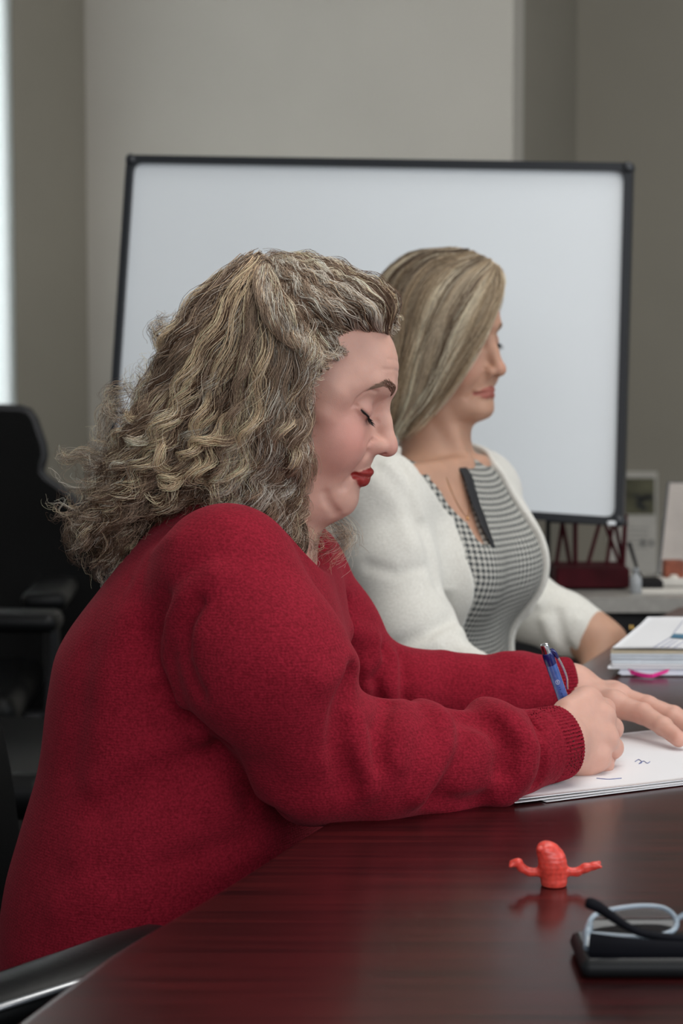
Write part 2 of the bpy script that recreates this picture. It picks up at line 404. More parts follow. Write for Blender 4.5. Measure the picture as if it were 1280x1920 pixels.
# ================================================================== side counter with papers along the wall on the right
M_ctop = mat('counter_top', (.30, .285, .26), .45, noise=(60, .12), coat=.2); M_black = mat('cabinet_black', (.010, .010, .011), .5)
cy0 = 3.52; x0, x1 = .20, 2.3
cyb = lambda x: (cR2 + RU * ((x - cR2[0]) / RU[0]))[1]
mb = MB(); poly = [(x0 + .0, cy0), (x1, cy0), (x1, cy0 + .33), (x0 + .0, cy0 + .33)]; mb.prism(poly, .715, .74)
o = mb.build('side_counter', M_ctop); tag(o, 'grey laminate counter top holding small things and papers, below the whiteboard at the right', 'counter')
mb = MB(); mb.prism([(x0 + .02, cy0 + .05), (x1 - .02, cy0 + .05), (x1 - .02, cy0 + .31), (x0 + .02, cy0 + .31)], .0, .715)
tag(mb.build('base_cabinet', M_black), 'black cabinet below the grey counter top', 'cabinet')
M_page = mat('page_grey', (.60, .57, .52), .75, noise=(40, .05)); M_photo = mat('photo_olive', (.105, .10, .060), .6, noise=(22, .55)); M_ink = mat('ink_dark', (.03, .032, .034), .6)
def lean_sheet(name, px4, d_top, d_bot, m, thick=.003):
    """a sheet leaning back: four picture corners, deeper at the top"""
    ds = [d_top, d_top, d_bot, d_bot]; q = [P(x, y, d) for (x, y), d in zip(px4, ds)]; o = sum(q) / 4; U = nrm((q[1] + q[2]) / 2 - (q[0] + q[3]) / 2); N = nrm(np.cross(U, (q[0] + q[1] - q[2] - q[3]))); N = N if N[1] > 0 else -N; W = np.cross(N, U); W = W if W[2] > 0 else -W
    return o, U, W, N, [((k - o) @ U, (k - o) @ W) for k in q]
cal = empty('wall_calendar', tuple(P(1200, 980, 4.95))); tag(cal, 'pale calendar with a photograph above a grid, hanging on the wall beside the whiteboard', 'calendar'); bpy.context.view_layer.update()
U_, W_, N_2 = RU, np.array([0, 0, 1.]), RV
def wallq(pts, off): 
    o = on_plane(1200, 980, cR2 - RV * off, RV); return o, [((on_plane(x, y, cR2 - RV * off, RV) - o) @ RU, (on_plane(x, y, cR2 - RV * off, RV) - o)[2]) for x, y in pts]
o_, q4 = wallq([(1140, 884), (1231, 885), (1231, 1078), (1140, 1078)], .006); mb = MB(); mb.prism(q4, 0, .005, o_, U_, W_, N_2); local_build(mb, 'page', M_page, cal)
o2, q5 = wallq([(1150, 896), (1227, 896), (1227, 965), (1150, 965)], .0075); mb = MB(); mb.prism(q5, 0, .0015, o2, U_, W_, N_2); local_build(mb, 'photograph', M_photo, cal)
mb = MB(); rr = random.Random(3)
for k in range(9):
    x = 1192 + rr.random() * 30; y = 928 + rr.random() * 32; c = on_plane(x, y, cR2 - RV * .0088, RV); mb.prism([(math.cos(t) * .010 * rr.uniform(.6, 1.3), math.sin(t) * .008 * rr.uniform(.5, 1.4)) for t in np.linspace(0, 5.6, 8)], 0, .0012, c, U_, W_, N_2)
local_build(mb, 'printed_tree', M_ink, cal)
mb = MB()
for k in range(5): c = on_plane(1180, 990 + k * 9, cR2 - RV * .0068, RV); mb.box(c + U_ * .018, (.07, .0008, .0015), np.stack([U_, N_2, W_], 1))
for x in (1205, 1221): c = on_plane(x, 1018, cR2 - RV * .0068, RV); mb.box(c, (.013 if x < 1210 else .010, .0010, .016), np.stack([U_, N_2, W_], 1))
local_build(mb, 'printed_grid', mat('print_grey', (.12, .12, .12), .7), cal)
fr_ = empty('document_frame', tuple(TP(1255, 1075, .74))); tag(fr_, 'thin black document frame holding a pale page, standing on the counter at the right edge', 'picture frame')
o_, U_, W_, N_2, q4 = lean_sheet('f', [(1251, 903), (1345, 903), (1330, 1082), (1232, 1079)], 3.86, 3.78, M_page)
mb = MB(); mb.prism(q4, 0, .010, o_, U_, W_, N_2); local_build(mb, 'frame_rim', M_bframe, fr_)
mb = MB(); mb.prism(inset(q4, .004), -.002, 0, o_, U_, W_, N_2); local_build(mb, 'framed_page', mat('page_warm', (.36, .32, .29), .7, noise=(30, .06)), fr_)
for i in range(12):
    pass
mb = MB()
for k in range(13):
    c = on_plane(1262, 925 + k * 9, o_ - N_2 * .003, N_2); mb.box(c + U_ * .018, (.036 + .008 * math.sin(k * 2.1), .0004, .0009), np.stack([U_, N_2, W_], 1))
local_build(mb, 'printed_lines', mat('print_pale', (.40, .37, .35), .7), fr_)
# small things on the counter
mb = MB(); c = TP(1191, 1112); mb.lathe([(.009, 0), (.0105, .003), (.0105, .024), (.007, .030), (.005, .032), (.005, .036), (.0062, .037), (.0062, .042), (.003, .043)], c, 20)
tag(mb.build('small_bottle', mat('bottle_clear', (.30, .31, .32), .25), smooth=True), 'small whitish bottle standing on the counter right of the red stand', 'bottle')
ph = empty('desk_telephone', tuple(TP(1218, 1108))); tag(ph, 'low black telephone base with a slanting stalk, on the counter by the bottle', 'telephone')
c = TP(1219, 1104); mb = MB(); mb.box(c + [0, 0, .009], (.038, .05, .018), None, .005); local_build(mb, 'phone_base', M_dkm, ph)
mb = MB(); mb.tube([P(1206, 1098, 3.66), P(1192, 1060, 3.68), P(1179, 1018, 3.70)], [.003, .0028, .0035], 8); local_build(mb, 'stalk', M_dkm, ph, True)
mb = MB(); c = P(1262, 1064, 3.72); mb.box([c[0], c[1], .74 + .028], (.036, .03, .030), None, .003); o = mb.build('snack_box', mat('box_orange', (.22, .055, .025), .6, noise=(50, .3)), loc=None); tag(o, 'small orange and cream box at the right edge, in front of the leaning frame', 'box')
mb = MB(); mb.box([c[0], c[1] + .0, .7470], (.055, .045, .013), None, .002); tag(mb.build('envelope_pile', M_page), 'pale stack of envelopes under the orange box on the counter', 'envelopes')
mb = MB(); c = TP(1262, 1098); mb.lathe([(.006, 0), (.008, .004), (.009, .014), (.0065, .019), (.002, .020)], c, 16); tag(mb.build('candy_jar', mat('jar_cream', (.62, .57, .50), .3), smooth=True), 'tiny cream coloured pot in front of the orange box', 'pot')
mb = MB(); c = TP(1255, 1110); mb.prism([(-.05, -.018), (.06, -.014), (.055, .022), (-.045, .02)], .0, .004, c); tag(mb.build('flat_leaflet', M_page), 'pale leaflet lying flat near the front of the counter', 'leaflet')

# ================================================================== table
M_table, nt, b = mat_new('mahogany_veneer')
tc = N_(nt, 'ShaderNodeTexCoord'); mp = N_(nt, 'ShaderNodeMapping'); mp.inputs['Rotation'].default_value = (0, 0, math.radians(-4)); mp.inputs['Scale'].default_value = (1.3, 34, 1)
nt.links.new(tc.outputs['Object'], mp.inputs['Vector']); n = N_(nt, 'ShaderNodeTexNoise'); n.inputs['Scale'].default_value = 3.2; n.inputs['Detail'].default_value = 7; n.inputs['Distortion'].default_value = .6; nt.links.new(mp.outputs[0], n.inputs['Vector'])
r = N_(nt, 'ShaderNodeValToRGB'); r.color_ramp.elements[0].position = .34; r.color_ramp.elements[1].position = .70; r.color_ramp.elements[0].color = (.016, .0038, .0042, 1); r.color_ramp.elements[1].color = (.060, .0078, .0080, 1)
nt.links.new(n.outputs['Fac'], r.inputs['Fac']); nt.links.new(r.outputs['Color'], b.inputs['Base Color'])
b.inputs['Roughness'].default_value = .27; b.inputs['Specular IOR Level'].default_value = .38; b.inputs['Coat Weight'].default_value = .12; b.inputs['Coat Roughness'].default_value = .12
n2 = N_(nt, 'ShaderNodeTexNoise'); n2.inputs['Scale'].default_value = 900; nt.links.new(tc.outputs['Object'], n2.inputs['Vector']); q = N_(nt, 'ShaderNodeBump'); q.inputs['Strength'].default_value = .12; q.inputs['Distance'].default_value = .0004; nt.links.new(n2.outputs['Fac'], q.inputs['Height']); nt.links.new(q.outputs['Normal'], b.inputs['Normal'])
edge = [TP(x, y)[:2] for x, y in ((-330, 2180), (-120, 2030), (30, 1916), (130, 1842), (232, 1772), (400, 1674), (580, 1560), (800, 1424), (1085, 1247), (1162, 1197), (1240, 1152), (1268, 1138))]
edge = catmull(np.array(edge), 60)
far = [edge[-1] + (.05, .015), edge[-1] + (.16, .02), (1.5, 3.42), (1.75, 3.2), (1.95, 2.6), (1.9, 1.6), (1.5, .95), (.9, .72), (.1, .70), edge[0] + (.08, -.03)]
outl = [tuple(q) for q in edge] + [tuple(q) for q in far]
tab = empty('conference_table', (.8, 2.0, 0)); tag(tab, 'large dark mahogany conference table with a glossy top, filling the lower right', 'table')
bmn = __import__('bmesh')
def slab(outl, z0, z1, bev, name, m, parent):
    me = bpy.data.meshes.new(name); bm = bmn.new(); vs = [bm.verts.new((x, y, z1)) for x, y in outl]; f = bm.faces.new(vs); r_ = bmn.ops.extrude_face_region(bm, geom=[f]); ev = [e for e in r_['geom'] if isinstance(e, bmn.types.BMVert)]
    for v in ev: v.co.z = z0
    bmn.ops.recalc_face_normals(bm, faces=bm.faces)
    top = [e for e in bm.edges if abs(e.verts[0].co.z - z1) < 1e-6 and abs(e.verts[1].co.z - z1) < 1e-6] + [e for e in bm.edges if abs(e.verts[0].co.z - z0) < 1e-6 and abs(e.verts[1].co.z - z0) < 1e-6]
    bmn.ops.bevel(bm, geom=top, offset=bev, segments=4, profile=.6, affect='EDGES'); bm.to_mesh(me); bm.free()
    o = link(name, me, parent, m); o.matrix_parent_inverse = Matrix.Translation(-parent.location) if parent is not None else Matrix(); return o
slab(outl, .705, .74, .008, 'tabletop', M_table, tab)
for c in ((.55, 1.35), (1.05, 2.75)):
    mb = MB(); mb.box((c[0] + .25, c[1], .3525), (.70, .09, .703), None, .01); local_build(mb, 'panel_leg', M_table, tab)
mb = MB(); mb.box((1.05, 2.05, .40), (.05, 1.55, .30), None, .004); local_build(mb, 'stretcher', M_table, tab)

# ---- the papers being written on: three bent sheets
M_paper = mat('paper_white', (.80, .80, .82), .6, spec=.3, noise=(8, .015))
A = TP(1024, 1506); Bp = TP(1280, 1474); pu = nrm(Bp - A); pv = np.array([-pu[1], pu[0], 0])
def sheet(name, o, U, V, w, h, z, lift, th=.0011, n=26, m=M_paper, parent=None):
    """a thin bent sheet: lift(s, t) in metres above z"""
    s_ = np.linspace(0, 1, n); S, T_ = np.meshgrid(s_, s_, indexing='ij'); Z = z + lift(S, T_); top = (o[None, None] + U * (S * w)[..., None] + V * (T_ * h)[..., None]); top[..., 2] = Z; bot = top.copy(); bot[..., 2] -= th
    Vx = np.concatenate([top.reshape(-1, 3), bot.reshape(-1, 3)]); k = n * n; F = []
    for i in range(n - 1):
        for j in range(n - 1): a = i * n + j; F += [[a, a + n, a + n + 1, a + 1], [k + a, k + a + 1, k + a + n + 1, k + a + n]]
    rim = [i * n for i in range(n)] + [(n - 1) * n + j for j in range(1, n)] + [i * n + n - 1 for i in range(n - 2, -1, -1)] + [j for j in range(n - 2, 0, -1)]
    for i in range(len(rim)): a, b_ = rim[i], rim[(i + 1) % len(rim)]; F.append([a, b_, k + b_, k + a])
    me = mesh_np(name, Vx, np.array(F)); return link(name, me, parent, m)
tag(sheet('paper_sheet', A, pu, pv, .40, .232, .7412, lambda s, t: .0004 + .0008 * np.exp(-t * 12) * (.6 + .4 * np.sin(s * 7))), 'lowest white sheet of the papers under the writing hand, its corner sticking out in front', 'paper')
A2 = TP(1018, 1497, .745); 
tag(sheet('paper_sheet', A2 - pu * .030 + pv * .002, pu, pv, .41, .226, .7432, lambda s, t: .0003 + .0007 * np.exp(-t * 9) * (.5 + .5 * np.cos(s * 5))), 'middle white sheet of the papers under the writing hand', 'paper')
top_s = sheet('paper_sheet', A2 - pu * .026 + pv * .005, pu, pv, .41, .224, .7450, lambda s, t: .0004 + .0012 * np.exp(-t * 8) * (.5 + .5 * np.cos(s * 6 + .5))); tag(top_s, 'topmost white sheet being written on, with a small blue scribble', 'paper')
M_inkb = mat('ink_blue', (.10, .12, .30), .6)
sp = [TP(x, y, .7458) for x, y in ((1190, 1428), (1197, 1424), (1203, 1429), (1197, 1432), (1206, 1427), (1213, 1431), (1218, 1428))]; mb = MB(); mb.tube(catmull(np.array(sp), 30), .0004, 4); mb.build('ink_scribble', M_inkb, top_s)
sp = [TP(x, y, .7458) for x, y in ((1118, 1459), (1140, 1461), (1165, 1459))]; mb = MB(); mb.tube(catmull(np.array(sp), 12), .0004, 4); mb.build('ink_line', M_inkb, top_s)

# ---- the tall stack of papers further along the table
def quad_slab(name, px4, z0, z1, m, label, cat, group=None, parent=None, jag=0):
    q = [TP(x, y, z0)[:2] for x, y in px4]; mb = MB(); mb.prism([tuple(k) for k in q], z0, z1); o = mb.build(name, m, parent)
    if label: tag(o, label, cat, group)
    return o
fu = np.array([.287, .958, 0]); 
S0 = TP(1160, 1268)[:2]; fu2 = nrm(TP(1217, 1157, .778)[:2] - TP(1146, 1217, .778)[:2]); ru2 = nrm(np.array([1.0, -.03]))
def pile(name, o, w, h, z0, z1, m, label, cat, n=1, jag=.003, ang=0.0, group=None):
    rr = random.Random(hash(name) % 97 + int(z0 * 1e4)); root = None; mb = MB()
    for k in range(n):
        a = z0 + (z1 - z0) * k / n; b_ = z0 + (z1 - z0) * (k + .94) / n; j = np.array([rr.uniform(-jag, jag), rr.uniform(-jag, jag)]); U = ru2 * math.cos(ang) + fu2 * math.sin(ang); o2 = o + j
        mb.prism([tuple(o2), tuple(o2 + U * w), tuple(o2 + U * w + fu2 * h), tuple(o2 + fu2 * h)], a, b_)
    ob = mb.build(name, m); tag(ob, label, cat, group); return ob
M_paper2 = mat('paper_cool', (.74, .76, .84), .6, noise=(30, .04)); M_manila = mat('manila_card', (.62, .54, .40), .7, noise=(30, .05)); M_grey = mat('paper_greyish', (.62, .66, .70), .65, noise=(60, .1))
pile('paper_stack', S0, .24, .29, .7405, .7495, M_paper2, 'bottom bundle of white papers in the tall stack, with a pink tab', 'papers', 6, .0025)
pile('loose_sheets', S0 + np.array([-.0110, .002]), .245, .285, .7500, .7560, M_paper, 'loose white sheets poking out left from the tall paper stack', 'papers', 4, .004)
pile('paper_stack', S0 + np.array([-.0095, .004]), .24, .288, .7564, .7690, M_grey, 'thick greyish bundle of papers in the middle of the tall stack', 'papers', 12, .0016)
fo = pile('manila_folder', TP(1144, 1224, .770)[:2], .25, .31, .7695, .7735, M_manila, 'cream card folder near the top of the tall paper stack', 'folder', 3, .001)
o2 = np.append(TP(1147, 1216, .776)[:2], 0); fu3 = np.append(fu2, 0); ru3 = np.append(ru2, 0)
ps = sheet('printed_sheet', o2, ru3, fu3, .25, .292, .7765, lambda s, t: .0006 * np.sin(s * 9) + .0008 * np.exp(-t * 10) + .004 * (1 - s) * (t > .8) * (t - .8) * 2); tag(ps, 'top white printed sheet with a blue bar, on the tall paper stack', 'paper')
M_bar = mat('print_blue', (.055, .17, .27), .6)
def on_sheet(px, py): return TP(px, py, .7785)
mb = MB()
q = [on_sheet(x, y) for x, y in ((1256, 1195), (1262, 1188), (1330, 1191), (1330, 1199))]; mb.add(q + [k - [0, 0, .0004] for k in q], [[0, 1, 2, 3], [4, 7, 6, 5], [0, 4, 5, 1], [1, 5, 6, 2], [2, 6, 7, 3], [3, 7, 4, 0]]); mb.build('printed_bar', M_bar, ps)
mb = MB()
for p, q in (((1225, 1214), (1256, 1195)), ((1262, 1187), (1281, 1163)), ((1238, 1214), (1262, 1199)), ((1250, 1214), (1270, 1200)), ((1262, 1215), (1284, 1201))): mb.tube([on_sheet(*p), on_sheet(*q)], .00035, 4)
mb.build('printed_rules', M_inkb, ps)
M_gold = mat('brass', (.75, .50, .12), .3, metal=1)
for k in range(2):
    c = TP(1183 + 5 * k, 1181, .7775) ; mb = MB(); mb.box(c + [0, .012, .002], (.0015, .006, .006), None, .0004); tag(mb.build('paper_fastener', M_gold), ['left brass fastener prong at the back edge of the cream folder', 'right brass fastener prong at the back edge of the cream folder'][k], 'fastener')
M_pink = mat('pink_tab', (.85, .035, .30), .5); c0 = TP(1174, 1258, .745); mb = MB(); pts = [TP(1174 + k * 8, 1257 + 11 * math.sin(min(1, k / 5.5) * 1.5) - (max(0, k - 6) * 2.5), .7465 - .0035 * math.sin(k / 10 * math.pi)) + [0, -.004, 0] for k in range(11)]
V = []
for k, p in enumerate(pts): V += [p + [0, 0, .0035], p - [0, 0, .0022 * (1 - k / 16)], p + [0, .0004, .0035], p + [0, .0004, -.0022 * (1 - k / 16)]]
F = []
for k in range(10):
    a = 4 * k; F += [[a, a + 1, a + 5, a + 4], [a + 2, a + 6, a + 7, a + 3], [a, a + 4, a + 6, a + 2], [a + 1, a + 3, a + 7, a + 5]]
mb.add(V, F); tag(mb.build('sticky_tab', M_pink, smooth=False), 'bright pink sticky tab on the front of the tall paper stack', 'sticky note')

# ---- toy, phone, wallet and glasses
# ------------------------------------------------------------------ heads (local metres: a forward, b sideways, c up; origin between the ears)
class Head:
    def __init__(s, O, pitch, yaw, prm, scale=1.0, roll=0.0):
        th = math.radians(pitch); ps = math.radians(yaw); ro = math.radians(roll)
        F0 = np.array([math.cos(th), 0, -math.sin(th)]); U = np.array([math.sin(th), 0, math.cos(th)]); B0 = np.array([0, -1., 0])
        F = F0 * math.cos(ps) + B0 * math.sin(ps); B = B0 * math.cos(ps) - F0 * math.sin(ps)
        U, B = U * math.cos(ro) + B * math.sin(ro), B * math.cos(ro) - U * math.sin(ro)
        s.O = np.asarray(O, float); s.R = np.stack([F, B, U], 1); s.sc = scale; s.p = prm
        s.tab = smooth_tab(prm['c'], prm['a'], 200); s.prep()
    def loc(s, p): return ((p - s.O.astype(f32)) @ s.R.astype(f32) / s.sc).astype(f32)
    def wld(s, q): return s.O + (np.asarray(q, float) * s.sc) @ s.R.T
    def prep(s):
        p = s.p
        t = np.linspace(0, 1, 9)
        mw = p.get('mw', .026)                         # half the mouth's width
        ua, uc = p['ul']; la_, lc = p['ll']; ca, cc = p['mc']   # upper lip, lower lip, corner (a, c)
        def arc(a0, c0, a1, c1, dip=0.0): return np.stack([a0 + (a1 - a0) * t ** 2.0, mw * t, c0 + (c1 - c0) * t + dip * np.sin(np.pi * t)], 1)
        lk = p.get('lipr', 1.0); s.up = arc(ua - .0050, uc - .0012, ca - .002, cc, .0012); s.ur = p.get('upr', lk) * .0045 * (1 - t ** 2.2) + .0011
        s.lo = arc(la_ - .0054, lc + .0016, ca - .002, cc, -.003); s.lr = lk * .0056 * (1 - t ** 2) + .001
        s.gap = arc(max(ua, la_) + .001, (uc + lc) / 2 + .001, ca + .001, cc, .000); s.t = t
    def local(s, q):
        a, b, c = q[:, 0], np.abs(q[:, 1]), q[:, 2]; Q = np.stack([a, b, c], 1); p = s.p
        skull = sd_ell(Q, (-.024, 0, .046), (.083, .0725, .080))
        # face: mid-line profile swept sideways around the dental and brow arches
        prof = np.interp(c, *s.tab).astype(f32)
        t1 = np.clip((c + .075) / .09, 0, 1)             # 0 at the chin, 1 from the cheeks up
        k2 = 15 + (5.8 - 15) * t1; k4 = 3200 * (1 - t1) + 2600 * t1
        F = prof - k2 * b * b - k4 * b ** 4
        f = (a - F) / np.sqrt(1 + (2 * k2 * b + 4 * k4 * b ** 3) ** 2)
        w = np.interp(c, [-.115, -.095, -.07, -.04, -.01, .03, .06, .10], [.020, .032, .048, .057, .063, .066, .066, .05]).astype(f32)
        side = b - w - .010 * np.clip((.03 - a) / .05, 0, 1)
        face = smax(smax(f, side, .02), -(a + .005), .02); face = smax(face, np.abs(c + .005) - .092, .02)
        d = smin(skull, face, .016)
        jaw = sd_cone(Q, (.044, .008, -.074), (-.006, .043, -.052), .0165, .018)
        d = smin(d, jaw, .02)
        d = smin(d, sd_chain(Q, [(.034, .046, .040), (.024, .0535, .020), (.020, .056, -.002)], [.008, .010, .009], .008), .018)
        ch = p.get('cheek', .022); d = smin(d, sd_ell(Q, (.034, .036, -.026), (ch * 1.1, ch, ch * 1.25)), .016)
        d = smin(d, sd_ell(Q, p.get('chin', (.051, 0, -.080)), (.0145, .0185, .0145)), .010)
        if 'dbl' in p: d = smin(d, sd_ell(Q, p['dbl'][0], p['dbl'][1]), .012)
        # eye socket, brow, lids
        bz = p.get('bz', 0.0)
        ea, eb, ec = p.get('eye', (.0435, .031, .012))
        d = smax(d, -sd_ell(Q, (ea + .0225, eb, ec + .002), (.0125, .0175, .0125)), .010)
        d = smax(d, -sd_ell(Q, (ea + .026, .0165, ec), (.0075, .006, .011)), .008)
        d = smin(d, sd_chain(Q, [(.0665, .004, ec + .026 - bz), (.0635, .018, ec + .0285 - bz), (.052, .036, ec + .030 - bz), (.036, .050, ec + .020 - bz)], [.005, .0055, .0055, .006], .004), .010)
        ball = np.sqrt(((Q - np.array([ea, eb, ec], f32)) ** 2).sum(1))
        lid = sd_ell(Q, (ea, eb, ec), (.0168, .0162, .0147))
        d = smin(d, lid, .005)
        # lid crease above, and the meeting line of the lids
        g_ = 1.0 if p.get('generic', True) else 0.0; cre = [(ea + .0105, .0195, ec + .0085), (ea + .0125, .026, ec + .0125), (ea + .0105, .036, ec + .0120), (ea + .0045, .0445, ec + .0055)]
        d = d + g_ * .0016 * np.exp(-(pl_dist(Q, cre) / .0016) ** 2)
        lash = s.lashline(); d = d + .0016 * np.exp(-(pl_dist(Q, lash) / .0010) ** 2)
        d = d + g_ * .0014 * np.exp(-(pl_dist(Q, [(ea + .0085, .020, ec - .013), (ea + .0085, .032, ec - .0165), (ea + .002, .045, ec - .012)]) / .003) ** 2)
        # nose
        n = p['nose']
        nz = sd_chain(Q, n['pts'], n['r'], .006)
        tipb = sd_ell(Q, n['tip'], n['tr']); nz = smin(nz, tipb, .006)
        wing = sd_ell(Q, n['wing'], n['wr']); nz = smin(nz, wing, .0045)
        d = smin(d, nz, .010)
        wg = np.array(n['wing']); d = d + .0022 * np.exp(-(pl_dist(Q, [wg + (.002, .0075, .0085), wg + (-.0065, .0065, .004), wg + (-.0085, .005, -.004), wg + (-.006, .002, -.0085)]) / .0018) ** 2)
        d = smax(d, -sd_ell(Q, n['hole'], (.0062, .0030, .0034)), .002)
        # lips
        up = sd_chain(Q, s.up[::2], s.ur[::2], .002); lo = sd_chain(Q, s.lo[::2], s.lr[::2], .002)
        d = smin(d, up, .004); d = smin(d, lo, .004)
        d = smax(d, .0022 - pl_dist(Q, s.gap[::2]), .0015)
        d = d + .0018 * np.exp(-(pl_dist(Q, [(s.gap[-1] + (-.0005, .001, .0005)), (s.gap[-1] + (-.004, .004, -.004))]) / .0022) ** 2)
        for pl, h, w_ in p.get('lines', []): d = d + h * np.exp(-(pl_dist(Q, pl) / w_) ** 2)
        # ear
        e = sd_ell(Q, (-.018, .073, .002), (.015, .005, .027)); e = smax(e, -sd_ell(Q, (-.015, .079, .004), (.009, .005, .017)), .003)
        d = smin(d, e, .008)
        return d
    def lashline(s):
        ea, eb, ec = s.p.get('eye', (.0435, .031, .012)); r = .0153; out = []
        e0, e1, e2 = s.p.get('lidc', (-.0035, -.0070, .0005))     # inner, middle, outer height of the closed lid line
        for y, z in ((-.0140, e0), (-.007, (e0 + e1) / 2 - .0008), (0, e1), (.0075, e1 * .6 + e2 * .4), (.0150, e2)):
            out.append((ea + .0171 * math.sqrt(max(1 - (y / .0165) ** 2 - (z / .0150) ** 2, .01)), eb + y, ec + z))
        return out
    def sdf(s, p): return s.local(s.loc(p)) * s.sc * .9
    def colour(s, V, skin):
        """per-vertex colour of the skin, lips and lids"""
        q = s.loc(V.astype(f32)); a, b, c = q[:, 0], np.abs(q[:, 1]), q[:, 2]; Q = np.stack([a, b, c], 1); col = np.tile(np.asarray(skin, float), (len(V), 1)); p = s.p
        def mix(m, rgb):
            nonlocal col
            m = np.clip(m, 0, 1)[:, None]; col = col * (1 - m) + np.asarray(rgb) * m
        mix(.75 * p.get('blush', .6) * np.exp(-(((a - .046) / .034) ** 2 + ((b - .045) / .028) ** 2 + ((c + .018) / .030) ** 2)), p['blushc'])
        mix(.5 * p.get('blush', .6) * np.exp(-(((a - .088) / .010) ** 2 + (b / .014) ** 2 + ((c + .018) / .012) ** 2)), p['blushc'])
        mix(.30 * np.exp(-(((a - .062) / .012) ** 2 + ((c - .015) / .008) ** 2 + ((b - .03) / .016) ** 2)), p['lidc2'])
        mix(.7 * np.exp(-(pl_dist(Q, s.lashline()) / .0011) ** 2), (.015, .010, .010))
        lo = sd_chain(Q, s.lo, s.lr, .001); up = sd_chain(Q, s.up, s.ur, .001)
        m = np.maximum(1 - np.clip((lo - .0006) / .0008, 0, 1), 1 - np.clip((up - .0006) / .0008, 0, 1)) * (b < s.lo[-1][1] + .001)
        mix(m * p.get('lipm', .95), p['lipc'])
        mix(.85 * np.exp(-(pl_dist(Q, s.gap) / .0016) ** 2) * (b < s.gap[-1][1] + .001), np.asarray(p['lipc']) * .12)
        return col
    def half(s, A, C):
        """half width of the head at side-view position (a, c), 0 outside"""
        if not hasattr(s, '_hw'):
            ga = np.linspace(-.13, .09, 89); gc = np.linspace(-.14, .15, 117); gb = np.linspace(0, .10, 41)
            M = np.stack(np.meshgrid(ga, gc, gb, indexing='ij'), -1).reshape(-1, 3).astype(f32); d = s.local(M).reshape(89, 117, 41)
            ins = d < 0; s._hw = np.where(ins.any(2), gb[40 - np.argmax(ins[:, :, ::-1], 2)], 0)
        i = np.clip((np.asarray(A) + .13) / .0025, 0, 87.99); j = np.clip((np.asarray(C) + .14) / .0025, 0, 115.99)
        i0 = i.astype(int); j0 = j.astype(int); u = i - i0; v = j - j0; H = s._hw
        return (H[i0, j0] * (1 - u) * (1 - v) + H[i0 + 1, j0] * u * (1 - v) + H[i0, j0 + 1] * (1 - u) * v + H[i0 + 1, j0 + 1] * u * v)

W1H = dict(
    c=[-.120, -.112, -.104, -.0963, -.0935, -.0863, -.0773, -.071, -.0625, -.0574, -.0504, -.0415, -.0354, -.0286, -.014, 0, .010, .018, .0264, .0335, .0389, .050, .061, .075, .092, .110, .130],
    a=[.020, .030, .040, .0494, .0590, .0640, .0650, .0640, .0655, .0672, .0680, .0705, .0715, .0705, .0670, .0660, .0655, .0655, .0665, .0690, .0705, .0705, .0680, .0607, .051, .034, .0],
    ul=(.0772, -.0458), ll=(.0742, -.0570), mc=(.0600, -.0528), mw=.0240, lipr=.88, upr=.62, cheek=.0245, chin=(.0520, 0, -.0815),
    dbl=((.020, 0, -.090), (.040, .040, .0235)), eye=(.0425, .0310, .0105), lidc=(-.0050, -.0062, .0008), generic=False,
    nose=dict(pts=[(.0600, 0, .026), (.0690, 0, .004), (.0790, 0, -.012)], r=[.0085, .0088, .0092], tip=(.0805, 0, -.0185), tr=(.0112, .0105, .0095),
              wing=(.0710, .0115, -.0195), wr=(.0105, .0062, .0082), hole=(.0785, .0078, -.0268)),
    lines=[([(.0700, 0, .056), (.0670, .022, .0575), (.058, .038, .055)], .0006, .0016), ([(.0670, 0, .066), (.0650, .020, .067), (.058, .032, .065)], .0005, .0016)],
    lipc=(.27, .012, .010), lipm=.97, blush=.66, blushc=(.60, .19, .165), lidc2=(.50, .20, .17))
# ------------------------------------------------------------------ skin and hands
def skin_mat(name, tint=(1, 1, 1)):
    m, nt, b = mat_new(name)
    at = N_(nt, 'ShaderNodeVertexColor', layer_name='tone'); tc = N_(nt, 'ShaderNodeTexCoord')
    n = N_(nt, 'ShaderNodeTexNoise'); n.inputs['Scale'].default_value = 60; n.inputs['Detail'].default_value = 5; nt.links.new(tc.outputs['Object'], n.inputs['Vector'])
    r = N_(nt, 'ShaderNodeMapRange'); r.inputs['To Min'].default_value = .88; r.inputs['To Max'].default_value = 1.10; nt.links.new(n.outputs['Fac'], r.inputs['Value'])
    mx = N_(nt, 'ShaderNodeVectorMath', operation='SCALE'); nt.links.new(at.outputs['Color'], mx.inputs[0]); nt.links.new(r.outputs['Result'], mx.inputs['Scale'])
    nt.links.new(mx.outputs[0], b.inputs['Base Color'])
    b.inputs['Roughness'].default_value = .48; b.inputs['Specular IOR Level'].default_value = .35
    b.inputs['Subsurface Weight'].default_value = .25; b.inputs['Subsurface Radius'].default_value = (1, .35, .2); b.inputs['Subsurface Scale'].default_value = .005
    n2 = N_(nt, 'ShaderNodeTexNoise'); n2.inputs['Scale'].default_value = 900; n2.inputs['Detail'].default_value = 2; nt.links.new(tc.outputs['Object'], n2.inputs['Vector'])
    q = N_(nt, 'ShaderNodeBump'); q.inputs['Strength'].default_value = .25; q.inputs['Distance'].default_value = .0006
    nt.links.new(n2.outputs['Fac'], q.inputs['Height']); nt.links.new(q.outputs['Normal'], b.inputs['Normal'])
    return m
